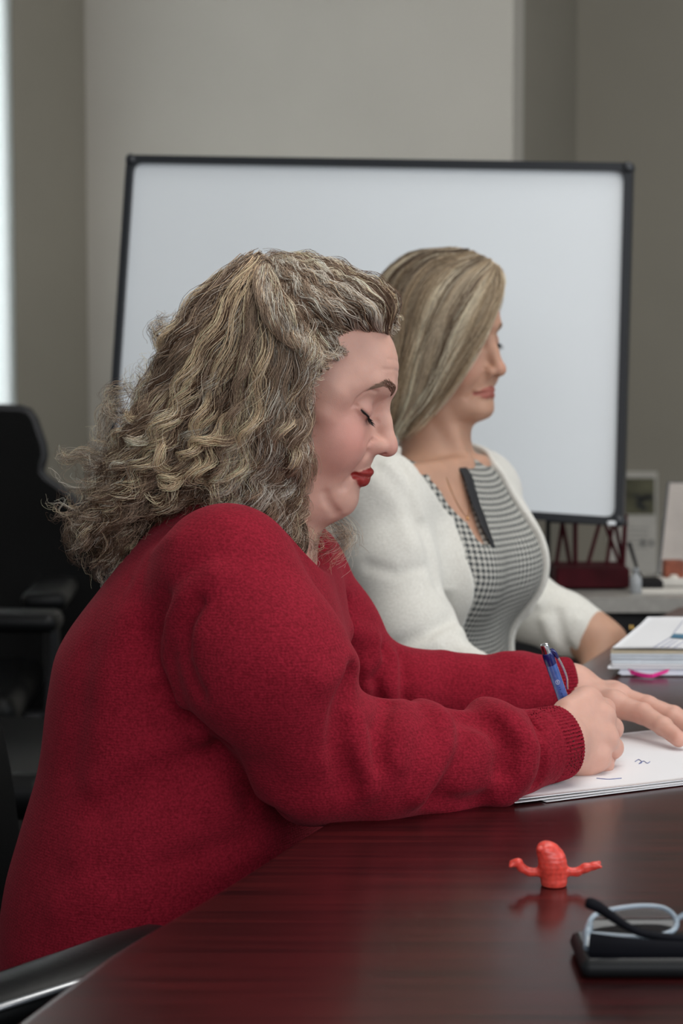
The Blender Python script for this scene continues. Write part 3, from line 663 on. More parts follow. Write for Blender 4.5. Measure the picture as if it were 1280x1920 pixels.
class Hand:
    """joints in world metres: wrist, and five chains [base, middle joint, end joint, tip]; chain 0 is the thumb"""
    def __init__(s, wrist, wr, fore, chains, radii, heel=None):
        s.w = np.asarray(wrist, float); s.wr = wr; s.fore = fore; s.ch = [[np.asarray(q, float) for q in c] for c in chains]; s.r = radii; s.heel = heel or []
        pts = np.array([q for c in s.ch for q in c] + [s.w]); s.c = pts.mean(0); s.rad = np.linalg.norm(pts - s.c, axis=1).max() + .03
    def sdf(s, p):
        d = None
        for i in range(1, 5):
            e = sd_cone(p, s.w + (s.ch[i][0] - s.w) * .12, s.ch[i][0], s.wr * .60, s.r[i][0] * 1.0); d = e if d is None else smin(d, e, .0085)
        for i in range(1, 4):          # web between neighbouring knuckles
            d = smin(d, sd_cone(p, (s.ch[i][0] * .93 + s.w * .07), (s.ch[i + 1][0] * .93 + s.w * .07), .0095, .0095), .010)
        th = s.ch[0]; d = smin(d, sd_cone(p, s.w + (th[0] - s.w) * .25, th[0], s.wr * .62, s.r[0][0]), .014)
        for c, r in s.heel: d = smin(d, sd_cone(p, c[0], c[1], r, r), .012)
        fing = None
        for i in range(5):
            e = sd_chain(p, s.ch[i], s.r[i], .0025)
            for j in (1, 2): e = smin(e, np.sqrt(((p - s.ch[i][j].astype(f32)) ** 2).sum(1)) - s.r[i][j] * .98, .004)
            fing = e if fing is None else smin(fing, e, .0012)
        d = smin(d, fing, .005)
        for i in range(1, 5):          # knuckle heads
            k = s.ch[i][0]; d = smin(d, np.sqrt(((p - k.astype(f32)) ** 2).sum(1)) - s.r[i][0] * 1.20, .006)
        return d
def rest_hand(w, dirv, nv, thumbside=1, L=.17, curl=.35, wr=.026):
    """a relaxed hand: w wrist, dirv towards the fingers, nv out of the back of the hand"""
    f = nrm(dirv); n = nrm(np.asarray(nv) - f * np.dot(nv, f)); s_ = np.cross(f, n) * thumbside
    ch = []; 
    th = w + f * L * .20 + s_ * L * .19 - n * .008
    ch.append([th, th + nrm(f + s_ * .7 - n * .3) * L * .20, th + nrm(f + s_ * .6 - n * .3) * L * .37, th + nrm(f + s_ * .45 - n * .4) * L * .50])
    for k, (o, m, ln) in enumerate(((.155, .50, .40), (.05, .53, .45), (-.06, .51, .42), (-.16, .46, .33))):
        b = w + f * L * m + s_ * L * o; a = curl; pts = [b]; q = b; 
        for frac in (.42, .32, .26):
            q = q + (f * math.cos(a) - n * math.sin(a) + s_ * o * .3) * L * ln * frac * 1.05; pts.append(q); a += curl
        ch.append(pts)
    rr = [(.0125, .0105, .0095, .0080)] + [(.0105, .0092, .0082, .0070)] * 3 + [(.0095, .0082, .0072, .0062)]
    return Hand(w, wr, None, ch, rr)
# ================================================================== finger puppet, phone, glasses and pen on the table
tc0 = TP(1045, 1661); sc_ = tc0[1] / FOC * 1.002
def toyp(px, py, off=0.0): return np.array([(px - 640) / FOC * tc0[1] * 1.0, tc0[1] + off, .74 + (1661 - py) * sc_])
def toy(p):
    d = sd_cone(p, toyp(1046, 1652), toyp(1043, 1612), .0108, .0098)
    d = smin(d, sd_cone(p, toyp(1043, 1618), toyp(1036, 1596), .0105, .0090), .006)
    d = smin(d, sd_ell(p, toyp(1027, 1590), (.0060, .0075, .0062)), .004); d = smin(d, sd_ell(p, toyp(1052, 1604), (.0050, .0085, .0055)), .003)
    d = smin(d, sd_chain(p, [toyp(1026, 1634), toyp(1000, 1634), toyp(985, 1627), toyp(977, 1616), toyp(966, 1617)], [.0040, .0034, .0033, .0036, .0026], .002), .003)
    d = smin(d, sd_chain(p, [toyp(1066, 1633), toyp(1090, 1634), toyp(1106, 1626), toyp(1122, 1622), toyp(1132, 1616)], [.0040, .0034, .0038, .0030, .0018], .002), .003)
    d = smin(d, sd_cone(p, toyp(1122, 1622), toyp(1134, 1622, -.004), .0026, .0014), .002); d = smin(d, sd_cone(p, toyp(970, 1616), toyp(962, 1621, -.003), .0022, .0014), .002)
    for a in (-.5, .5): d = smin(d, np.sqrt(((p - toyp(1022 + 10 * a, 1586, -.006).astype(f32)) ** 2).sum(1)) - .0026, .001)
    d = d + .00012 * np.sin(p[:, 2] * 1500) * (p[:, 2] < .775)
    d = smax(d, -(p[:, 2] - .7402), .001)
    d = smax(d, -sd_cone(p, toyp(1046, 1664), toyp(1045, 1635), .0085, .007), .001)
    return d.astype(f32)
V, F = iso_mesh(toy, lines((.135, .220, .0006)), lines((tc0[1] - .02, tc0[1] + .02, .0006)), lines((.738, .785, .0006)))
M_toy = mat('rubber_coral', (.86, .085, .062), .32, spec=.5, sss=.6, noise=(260, .25)); M_toy.node_tree.nodes['Principled BSDF'].inputs['Transmission Weight'].default_value = .12
tag(link('finger_puppet', mesh_np('finger_puppet', V, F), None, M_toy), 'small coral rubber finger puppet with both arms spread, standing on the table', 'toy')

M_phone = mat('phone_case', (.008, .009, .010), .5, spec=.25, bump=(900, .2, .0004)); M_screen = mat('phone_screen', (.004, .004, .006), .08)
pa = TP(1090, 1834, .742); pb = TP(1068, 1752, .752)
pv_ = nrm(np.array([pb[0] - pa[0], pb[1] - pa[1], 0])); pu_ = np.array([pv_[1], -pv_[0], 0]); 
phn = empty('smartphone', tuple(pa + pu_ * .08 + pv_ * .04)); tag(phn, 'black phone in a matt case lying under the folded glasses', 'phone'); phn.rotation_euler = (0, 0, math.atan2(pu_[1], pu_[0]))
bpy.context.view_layer.update()
def lb2(mb, name, m, parent, smooth=False):
    o = mb.build(name, m, parent, smooth); o.matrix_parent_inverse = parent.matrix_world.inverted(); return o
Rp = np.stack([pu_, pv_, [0, 0, 1]], 1); pc = pa + pu_ * .079 + pv_ * .0385
mb = MB(); mb.box([pc[0], pc[1], .7475], (.158, .077, .0130), Rp, .0065); lb2(mb, 'phone_case', M_phone, phn, True)
mb = MB(); mb.box([pc[0], pc[1], .7537], (.146, .067, .0010), Rp, .0004); lb2(mb, 'screen', M_screen, phn)
# glasses: pale rims lying tilted, dark temples folded across the front
gl = empty('eyeglasses', tuple(TP(1200, 1790, .755))); tag(gl, 'folded eyeglasses with pale clear rims and black temples, lying on the phone', 'glasses')
bpy.context.view_layer.update()
M_rim = mat('rim_clear_blue', (.34, .42, .50), .18, spec=.6, coat=.4, trans=.25); M_temple = mat('temple_black', (.003, .0032, .006), .7, spec=.15); M_lens = mat('lens', (.90, .92, .93), .0, trans=1.0)
def rp(px, py):
    t = np.clip((1772 - py) / 75, 0, 1.05); return P(px, py, 1.522 + .045 * t)
rim = catmull(np.array([rp(x, y) for x, y in ((1103, 1752), (1104, 1730), (1118, 1714), (1150, 1705), (1200, 1699), (1240, 1702), (1262, 1716), (1268, 1734), (1256, 1748), (1220, 1757), (1180, 1757), (1140, 1754), (1112, 1752), (1103, 1752))]), 70)
mb = MB(); mb.tube(rim, .0021, 8); lb2(mb, 'rim', M_rim, gl, True)
off = rp(1268, 1734) - rp(1104, 1730); bridge = nrm(off) * .018
rim2 = rim + off + bridge; mb = MB(); mb.tube(rim2, .0021, 8); lb2(mb, 'rim', M_rim, gl, True)
mb = MB(); mb.tube(catmull(np.array([rp(1267, 1724), rp(1267, 1724) + bridge * .5 + [0, 0, .004], rp(1104, 1730) + off + bridge]), 10), .0022, 8); lb2(mb, 'bridge', M_rim, gl, True)
for rr_ in (rim, rim2):
    c = rr_.mean(0); V = [c] + list(rr_[:-1:2]); mb = MB(); mb.add(V + [v + [0, .0006, -.0012] for v in V], [[0, i, i + 1] for i in range(1, len(V) - 1)] + [[0, len(V) - 1, 1]] + [[len(V), len(V) + i + 1, len(V) + i] for i in range(1, len(V) - 1)] + [[len(V), len(V) + 1, 2 * len(V) - 1]]); lb2(mb, 'lens', M_lens, gl)
mb = MB(); mb.tube([rp(1104, 1735), P(1101, 1750, 1.522), P(1101, 1778, 1.512)], [.0032, .0034, .0030], 8); lb2(mb, 'end_piece', M_rim, gl, True)
mb = MB(); tp = catmull(np.array([P(1106, 1774, 1.508), P(1160, 1778, 1.505), P(1230, 1781, 1.505), P(1330, 1785, 1.51), P(1420, 1800, 1.515)]), 24); mb.tube(tp, np.linspace(.0098, .0045, 24), 10, flat=1.0, up=(0, 0, 1)); 
V = mb.V[0].reshape(24, 10, 3); V[:, :, 1] = tp[:, None, 1] + (V[:, :, 1] - tp[:, None, 1]) * .28; mb.V[0] = V.reshape(-1, 3); lb2(mb, 'temple', M_temple, gl, True)
mb = MB(); tp = catmull(np.array([P(1098, 1691, 1.50), P(1118, 1699, 1.50), P(1140, 1714, 1.503), P(1175, 1737, 1.508), P(1210, 1751, 1.512), P(1290, 1760, 1.52), P(1420, 1752, 1.54)]), 28); mb.tube(tp, np.interp(np.linspace(0, 1, 28), [0, .05, .2, .5, 1], [.0030, .0045, .0042, .0030, .0034]), 8); lb2(mb, 'temple', M_temple, gl, True)

# pen
M_pen = mat('pen_blue', (.060, .130, .42), .18, spec=.6, coat=.6, noise=(120, .25)); M_pend = mat('pen_navy', (.010, .014, .12), .2, coat=.5); M_chrome = mat('chrome', (.80, .80, .82), .14, metal=1)
p_top = P(1021, 1212, 2.150); p_tip = P(1094, 1416, 2.208); p_tip[2] = .7492; pax = nrm(p_top - p_tip); PL = np.linalg.norm(p_top - p_tip)
pen = empty('ballpoint_pen', tuple(p_tip)); tag(pen, 'blue retractable pen with a chrome button, held in the writing hand', 'pen'); bpy.context.view_layer.update()
mb = MB(); mb.lathe([(.0006, 0), (.0010, .003), (.0028, .012), (.0042, .020)], p_tip, 16, pax); lb2(mb, 'tip', M_chrome, pen, True)
mb = MB(); mb.lathe([(.0042, .020), (.0052, .030), (.0056, .045), (.0057, PL - .030), (.0055, PL - .012), (.0048, PL - .007)], p_tip, 24, pax); lb2(mb, 'barrel', M_pen, pen, True)
mb = MB(); mb.lathe([(.0050, PL - .0085), (.0043, PL - .004), (.0042, PL + .0005), (.0036, PL + .0025), (.0016, PL + .0033)], p_tip, 20, pax); lb2(mb, 'push_button', M_chrome, pen, True)
side = nrm(np.cross(pax, [0, 1, 0])); side = side if side[0] > 0 else -side
g = lambda t, o_: p_tip + pax * t + side * o_
mb = MB(); mb.tube(catmull(np.array([g(PL - .008, .0035), g(PL - .013, .0072), g(PL - .024, .0098), g(PL - .042, .0108), g(PL - .052, .0085), g(PL - .056, .0078)]), 20), np.linspace(.0015, .0009, 20), 8); lb2(mb, 'clip', M_chrome, pen, True)
mb = MB(); mb.tube(catmull(np.array([g(PL - .0065, .0040), g(PL - .010, .0070), g(PL - .018, .0085)]), 8), [.0026, .0026, .0025, .0024, .0023, .0021, .0018, .0014], 8); lb2(mb, 'clip_mount', M_pend, pen, True)
mb = MB(); mb.lathe([(.0058, PL - .021), (.0059, PL - .019), (.0058, PL - .0105), (.0050, PL - .0075)], p_tip, 24, pax)
lb2(mb, 'collar', M_pend, pen, True)
fc = nrm(np.cross(side, pax)); fc = fc if fc[1] < 0 else -fc; c = p_tip + pax * (PL - .041) + fc * .0057
mb = MB(); mb.tube([c + side * .0019 * math.cos(t) + pax * .0026 * math.sin(t) - fc * (.0003 * abs(math.cos(t))) for t in np.linspace(0, 2 * math.pi, 20)[:-1]], .00025, 4, closed=True)
for o1, o2 in ((-.0008, .0008),): mb.tube([c + side * o1 + pax * .001, c + side * o2 + pax * .001], .0002, 4); mb.tube([c + side * o1 - pax * .0008, c + side * o2 - pax * .0008], .0002, 4); mb.tube([c + pax * .0016, c - pax * .0016], .0002, 4)
lb2(mb, 'round_mark', mat('mark_white', (.75, .78, .85), .5), pen)
mb = MB()
for t, L_ in ((.0475, .0012), (.050, .0014), (.0545, .0008), (.0560, .0016), (.0580, .0014), (.0598, .0016), (.0615, .0012)):
    q0 = p_tip + pax * (PL - t) + fc * .0057; mb.tube([q0 - side * L_ * .6, q0 + side * L_ * .6], .00028, 4)
lb2(mb, 'printed_mark', M_pend, pen)

# ================================================================== office chairs
M_leather = mat('chair_black', (.005, .0052, .0056), .42, spec=.25, bump=(240, .25, .0008)); M_meshb = mat('chair_mesh', (.007, .007, .007), .9, spec=.15, bump=(700, .6, .001)); M_plast = mat('chair_plastic', (.014, .014, .016), .42); M_metal = mat('chair_metal', (.45, .46, .48), .25, metal=1); M_knob = mat('knob_grey', (.055, .055, .045), .5)
def office_chair(loc, rz, label, hi=1.06, pad=None):
    t = empty('office_chair', (loc[0], loc[1], 0), rz); tag(t, label, 'chair', 'black office chairs'); bpy.context.view_layer.update()
    def pt(mb, name, m, par=t, smooth=True):
        o = mb.build(name, m, par, smooth); return o
    mb = MB(); mb.box((0, 0, .475), (.50, .50, .075), None, .034); pt(mb, 'seat', M_leather)
    # back panel: six-sided outline, curved a little
    poly = [(-.34, -.15), (.34, -.15), (.38, .05), (.385, .20), (.30, .30), (.235, .345), (.252, .385), (.222, .475), (.10, .48), (.08, .515), (-.08, .515), (-.10, .48), (-.222, .475), (-.252, .385), (-.235, .345), (-.30, .30), (-.385, .20), (-.38, .05)]
    mb = MB(); mb.prism(rounded(poly, .02, 3), -.012, .012, (-.255, 0, .54), (0, 1, 0), (-.10, 0, .995), (-.995, 0, -.10)); bk = pt(mb, 'backrest', M_meshb)
    mb = MB(); pp = [np.array([-.255, a, .54]) + np.array([-.10, 0, .995]) * b_ for a, b_ in rounded(poly, .02, 3)]; mb.tube([p - [0, 0, .54 - .54] for p in pp], .0125, 8, closed=True); o = mb.build('back_frame', M_plast, t, True)
    mb = MB(); mb.tube([(-.20, 0, .42), (-.31, 0, .46), (-.30, 0, .60), (-.31, 0, .80)], .022, 8); pt(mb, 'back_support', M_plast)
    for s_ in (1, -1):
        mb = MB(); mb.tube([(-.02, s_ * .22, .42), (-.02, s_ * .285, .43), (-.02, s_ * .29, .52), (-.02, s_ * .29, .655)], [.018, .018, .016, .015], 8); ar = pt(mb, 'armrest', M_plast)
        mb = MB(); mb.box((.0, s_ * .29, .672), (.27, .085, .036), None, .017); pt(mb, 'arm_pad', M_leather, ar)
    mb = MB(); mb.lathe([(.028, .12), (.028, .30), (.020, .301), (.020, .44)], (0, 0, 0), 16); pt(mb, 'gas_column', M_metal)
    mb = MB(); mb.lathe([(.017, 0), (.026, .004), (.028, .016), (.020, .026), (.004, .030)], (.10, -.27, .445), 16, (0, -1, 0)); pt(mb, 'tilt_knob', M_knob)
    for k in range(5):
        a = k * 2 * math.pi / 5 + .3; mb = MB(); mb.tube([(0, 0, .115), (.30 * math.cos(a), .30 * math.sin(a), .075)], [.026, .014], 8); lg = pt(mb, 'base_arm', M_plast)
        mb = MB(); mb.lathe([(.012, -.02), (.026, -.018), (.028, 0), (.026, .018), (.012, .02)], (.30 * math.cos(a), .30 * math.sin(a), .029), 14, (-math.sin(a), math.cos(a), 0)); pt(mb, 'caster', M_plast, lg)
    return t
office_chair((-.855, 4.10), math.radians(-88), 'empty black mesh-back office chair behind the writing person, by the window')
office_chair((-.66, 3.45), math.radians(-6), 'second empty black office chair, cut by the left edge, its rounded arm pads showing')
# the writer's chair, and the leather arm pad between her and the table edge
wc_ = empty('office_chair', (-.13, 2.12, 0), math.radians(-12)); tag(wc_, 'black leather office chair the red-sweater writer sits on, with silver-edged arm pads', 'chair', 'black office chairs'); bpy.context.view_layer.update()
def lw(mb, name, m, par=wc_): o = mb.build(name, m, par, True); return o
mb = MB(); mb.box((0, 0, .43), (.52, .50, .09), None, .04); lw(mb, 'seat', M_leather)
mb = MB(); mb.prism(rounded([(-.23, .0), (.23, .0), (.25, .20), (.22, .36), (-.22, .36), (-.25, .20)], .05, 4), -.03, .03, (-.31, 0, .50), (0, 1, 0), (-.16, 0, .987), (-.987, 0, -.16)); lw(mb, 'backrest', M_leather)
mb = MB(); mb.tube([(-.18, 0, .38), (-.33, 0, .40), (-.37, 0, .55), (-.39, 0, .66)], .022, 8); lw(mb, 'back_support', M_plast)
mb = MB(); mb.lathe([(.028, .12), (.028, .28), (.020, .281), (.020, .39)], (0, 0, 0), 16); lw(mb, 'gas_column', M_metal)
for k in range(5):
    a = k * 2 * math.pi / 5 + .6; mb = MB(); mb.tube([(0, 0, .115), (.30 * math.cos(a), .30 * math.sin(a), .075)], [.026, .014], 8); lg = lw(mb, 'base_arm', M_plast)
    mb = MB(); mb.lathe([(.012, -.02), (.026, -.018), (.028, 0), (.026, .018), (.012, .02)], (.30 * math.cos(a), .30 * math.sin(a), .029), 14, (-math.sin(a), math.cos(a), 0)); lw(mb, 'caster', M_plast, lg)
def ww(q): return np.array(wc_.matrix_world.inverted() @ Vector(tuple(q)))
ln = catmull(np.array([P(-170, 1925, 1.64), P(-60, 1888, 1.655), P(60, 1848, 1.68), P(150, 1817, 1.71), P(240, 1785, 1.75), P(300, 1768, 1.78)]), 30)
mb = MB(); mb.tube([ww(q - [0, 0, .004]) for q in ln], .036, 16, up=(0, 0, 1)); V = mb.V[0].reshape(30, 16, 3); cz = np.array([ww(q - [0, 0, .004]) for q in ln])[:, None, 2]; V[:, :, 2] = cz + (V[:, :, 2] - cz) * .52; mb.V[0] = V.reshape(-1, 3); ar = lw(mb, 'armrest', M_leather)
side_ = lambda k: nrm(np.cross(ln[min(k + 1, 29)] - ln[max(k - 1, 0)], [0, 0, 1]))
mb = MB(); mb.tube([ww(q + side_(k) * .0345 + [0, 0, .004]) for k, q in enumerate(ln)], .0038, 8); lw(mb, 'silver_edge', M_metal, ar)
mb = MB(); c = ww(ln[12] - [0, 0, .02]); mb.tube([c, c + [0, .0, -.12], c + [0, .03, -.22], (c[0], c[1] + .14, .40), (0, -.2, .40)], .016, 8); lw(mb, 'arm_post', M_plast, ar)
mb = MB(); mb.box((.0, .33, .655), (.30, .075, .036), None, .017); ar = lw(mb, 'armrest', M_leather)
mb = MB(); mb.tube([(0, .33, .645), (0, .33, .48), (0, .28, .41), (0, .2, .40)], .016, 8); lw(mb, 'arm_post', M_plast, ar)
# ------------------------------------------------------------------ torso helper: stack of ellipses by height
class Stack:
    def __init__(s, rows, yaw, y0=None):
        """rows: (z, centre x, centre y, half depth, half width)"""
        r = np.array(sorted(rows)); z = r[:, 0]; s.t = smooth_tab(z, r[:, 1])[0]
        s.cx, s.cy, s.a, s.b = [smooth_tab(z, r[:, k])[1] for k in (1, 2, 3, 4)]; s.z0, s.z1 = z[0], z[-1]
        ps = math.radians(yaw); s.g = np.array([math.cos(ps), -math.sin(ps)], f32); s.n = np.array([-math.sin(ps), -math.cos(ps)], f32)
    def loc(s, p):
        z = p[:, 2]; cx = np.interp(z, s.t, s.cx); cy = np.interp(z, s.t, s.cy); dx = p[:, 0] - cx; dy = p[:, 1] - cy
        return (dx * s.g[0] + dy * s.g[1]).astype(f32), (dx * s.n[0] + dy * s.n[1]).astype(f32)
    def sdf(s, p, grow=0.0, k=.04):
        u, v = s.loc(p); z = p[:, 2]; a = np.interp(z, s.t, s.a).astype(f32) + grow; b = np.interp(z, s.t, s.b).astype(f32) + grow
        k0 = np.sqrt((u / a) ** 2 + (v / b) ** 2); k1 = np.sqrt((u / a ** 2) ** 2 + (v / b ** 2) ** 2)
        d = k0 * (k0 - 1) / np.maximum(k1, 1e-3)
        d = np.where(k0 < .3, -np.minimum(a, b) * .7, d)
        return smax(d * .9, np.maximum(z - s.z1 - grow, s.z0 - z - grow), k)

# ================================================================== the writing woman in the red sweater
H1 = Head(P(590, 760, 2.12), 17, 6, W1H)
YB = 2.13
for px, h, w in [([(693, 829), (688, 838), (689, 848)], .0016, .0018), ([(689, 849), (680, 864), (668, 880), (655, 895), (641, 914)], .0022, .0040), ([(662, 890), (654, 901), (649, 914)], .0020, .0030), ([(630, 962), (621, 951), (613, 938), (609, 926)], .0038, .0045),
                 ([(664, 758), (670, 747), (682, 737), (695, 731), (706, 735)], .0018, .0018), ([(668, 772), (680, 784), (694, 791), (706, 790)], .0014, .0026), ([(671, 762), (665, 760), (660, 763)], .0010, .0016), ([(700, 800), (690, 812), (684, 826)], .0006, .005)]:
    H1.p['lines'].append((H1.loc(trace(H1.sdf, px, 1.9).astype(f32)), h, w))
st1 = Stack([(.44, -.16, YB, .165, .21), (.50, -.17, YB, .17, .215), (.56, -.176, YB, .168, .21), (.633, -.178, YB, .158, .20), (.696, -.168, YB, .150, .195), (.754, -.156, YB, .145, .188),
             (.8325, -.147, YB, .143, .182), (.8745, -.138, YB, .142, .180), (.9375, -.122, YB, .112, .170), (.985, -.110, YB, .084, .135), (1.015, -.105, YB, .060, .09)], 12)
SHr = [P(425, 1078, 1.99), P(500, 1250, 1.96), P(588, 1418, 1.985)]
FOr = [P(588, 1418, 1.985), P(700, 1428, 2.0), P(820, 1432, 2.03), P(930, 1417, 2.065), P(1000, 1403, 2.09), P(1047, 1392, 2.11)]
SHl = [P(540, 1080, 2.30), P(610, 1190, 2.34), P(680, 1285, 2.36)]
FOl = [P(680, 1285, 2.36), P(770, 1296, 2.37), P(870, 1302, 2.38), P(970, 1296, 2.39), P(1015, 1292, 2.395), P(1068, 1288, 2.40)]
sw_r = [.066, .075, .060]; fo_r = [.060, .055, .048, .043, .0385, .0375]
sw_l = [.062, .058, .052]; fo_l = [.052, .043, .041, .039, .037, .028]
def body_arms(p, sh):
    d = smin(sd_chain(p, SHr, [q * sh for q in sw_r], .02), sd_chain(p, FOr[:-1], [q * sh for q in fo_r[:-1]], .02), .02)
    e = smin(sd_chain(p, SHl, [q * sh for q in sw_l], .02), sd_chain(p, FOl[:-1], [q * sh for q in fo_l[:-1]], .02), .02)
    return d, e
HR = Hand(P(1046, 1390, 2.125), .033, None, [
    [P(1075, 1335, 2.19), P(1098, 1348, 2.215), P(1113, 1372, 2.225), P(1108, 1396, 2.215)],
    [P(1101, 1316, 2.175), P(1132, 1330, 2.205), P(1138, 1366, 2.222), P(1122, 1394, 2.216)],
    [P(1126, 1346, 2.168), P(1146, 1366, 2.197), P(1137, 1394, 2.212), P(1118, 1407, 2.212)],
    [P(1131, 1384, 2.158), P(1147, 1402, 2.182), P(1134, 1420, 2.196), P(1116, 1424, 2.198)],
    [P(1117, 1419, 2.148), P(1131, 1432, 2.168), P(1118, 1440, 2.182), P(1104, 1438, 2.186)]],
    [(.0145, .0120, .0105, .0090), (.0128, .0110, .0098, .0085), (.0125, .0115, .0100, .0085), (.0125, .0110, .0098, .0082), (.0120, .0100, .0088, .0075)],
    heel=[((P(1062, 1425, 2.135), P(1095, 1432, 2.145)), .014), ((P(1065, 1335, 2.15), P(1092, 1322, 2.165)), .014)])
HL = Hand(P(1078, 1293, 2.405), .029, None, [
    [P(1102, 1330, 2.35), P(1118, 1345, 2.33), P(1130, 1354, 2.315), P(1142, 1362, 2.30)],
    [P(1150, 1322, 2.345), P(1204, 1338, 2.32), P(1243, 1362, 2.29), P(1272, 1386, 2.265)],
    [P(1158, 1308, 2.375), P(1216, 1325, 2.35), P(1262, 1345, 2.325), P(1300, 1366, 2.305)],
    [P(1150, 1302, 2.40), P(1212, 1322, 2.385), P(1262, 1340, 2.36), P(1296, 1354, 2.35)],
    [P(1135, 1302, 2.425), P(1190, 1322, 2.425), P(1230, 1334, 2.41), P(1262, 1343, 2.395)]],
    [(.0140, .0120, .0105, .0085), (.0138, .0112, .0098, .0086), (.0130, .0110, .0098, .0082), (.0120, .0105, .0095, .0080), (.0115, .0095, .0085, .0072)])
ne0, ne1 = H1.wld((-.030, 0, -.035)), np.array([-.088, YB, 1.0])
LEG1 = [[np.array([-.13, YB - .10, .56]), np.array([.24, YB - .27, .55]), np.array([.20, YB - .27, .10]), np.array([.30, YB - .30, .045])],
        [np.array([-.13, YB + .10, .56]), np.array([.27, YB + .02, .55]), np.array([.22, YB + .02, .10]), np.array([.32, YB + .00, .045])]]
def arm_groups(p, sh, sR, sL, k, base):
    return smin(smin(base, sR, k), sL, k)
def body1(p):
    d = near(p, H1.O, .19, H1.sdf)
    d = smin(d, sd_cone(p, ne0, ne1, .052, .062), .03)
    d = smin(d, st1.sdf(p, -.014), .03)
    a, b = body_arms(p, .80)
    w = smin(sd_cone(p, FOr[-2], FOr[-1], .029, .030), near(p, HR.c, HR.rad, HR.sdf), .014)
    v = smin(sd_cone(p, FOl[-2], FOl[-1], .028, .027), near(p, HL.c, HL.rad, HL.sdf), .014)
    d = smin(d, smin(a, w, .01), .025); d = smin(d, smin(b, v, .01), .025)
    for L in LEG1:
        e = sd_chain(p, L, [.085, .062, .040, .036], .03); d = smin(d, e, .05)
    return d
def part_colour(V, head, skin, mask_r, tint_knuckles=()):
    col = head.colour(V, skin)
    for k in tint_knuckles:
        m = np.exp(-(((V - k) ** 2).sum(1)) / .011 ** 2)[:, None] * .35; col = col * (1 - m) + np.array([.58, .22, .17]) * m
    return col
t0 = time.time()
gx = lines((-.42, -.12, .006), (-.12, .40, .00125)); gy = lines((1.80, 1.97, .003), (1.97, 2.24, .0013), (2.24, 2.48, .0016))
gz = lines((.0, .70, .007), (.70, .735, .003), (.735, .88, .00125), (.88, .985, .003), (.985, 1.275, .00115), (1.275, 1.30, .003))
V, F = iso_mesh(body1, gx, gy, gz, slack=2.0)
SK1 = (.62, .355, .280)
me = mesh_np('person_body', V, F); set_color(me, 'tone', part_colour(V, H1, SK1, None, [c[j] for h in (HR, HL) for c in h.ch for j in (0, 1, 3)]))
M_skin = skin_mat('skin_rosy')
W1 = link('person', me, None, M_skin)
tag(W1, 'person with curly grey-blonde hair in a red sweater, bent over papers and writing', 'person')
print('body1', len(V), round(time.time() - t0, 1))

# ---- sweater
def sweater_base(p):
    d = st1.sdf(p, 0.0)
    d = smin(d, sd_cone(p, np.array([-.100, YB, .952]), SHr[0] + np.array([0, .02, -.006]), .060, .060), .04)
    d = smin(d, sd_cone(p, np.array([-.095, YB, .952]), SHl[0], .060, .056), .04)
    d = smin(d, sd_cone(p, np.array([-.118, YB, .985]), H1.wld((-.085, 0, -.125)), .060, .052), .03)    # stands up round the nape
    r = smin(sd_chain(p, SHr, sw_r, .02), sd_chain(p, FOr[:-1], fo_r[:-1], .02), .02)
    l = smin(sd_chain(p, SHl, sw_l, .02), sd_chain(p, FOl[:-1], fo_l[:-1], .02), .02)
    d = smin(d, r, .022); d = smin(d, l, .02)
    # bust
    d = smin(d, sd_ell(p, np.array([-.062, YB - .07, .89]), (.055, .08, .075)), .04); d = smin(d, sd_ell(p, np.array([-.062, YB + .07, .89]), (.055, .08, .075)), .04)
    return d
def seg(ptsr): return np.asarray(ptsr, float)
def feat(fn, px, d0, h, w): return (trace(fn, px, d0), h, w)
R1 = []
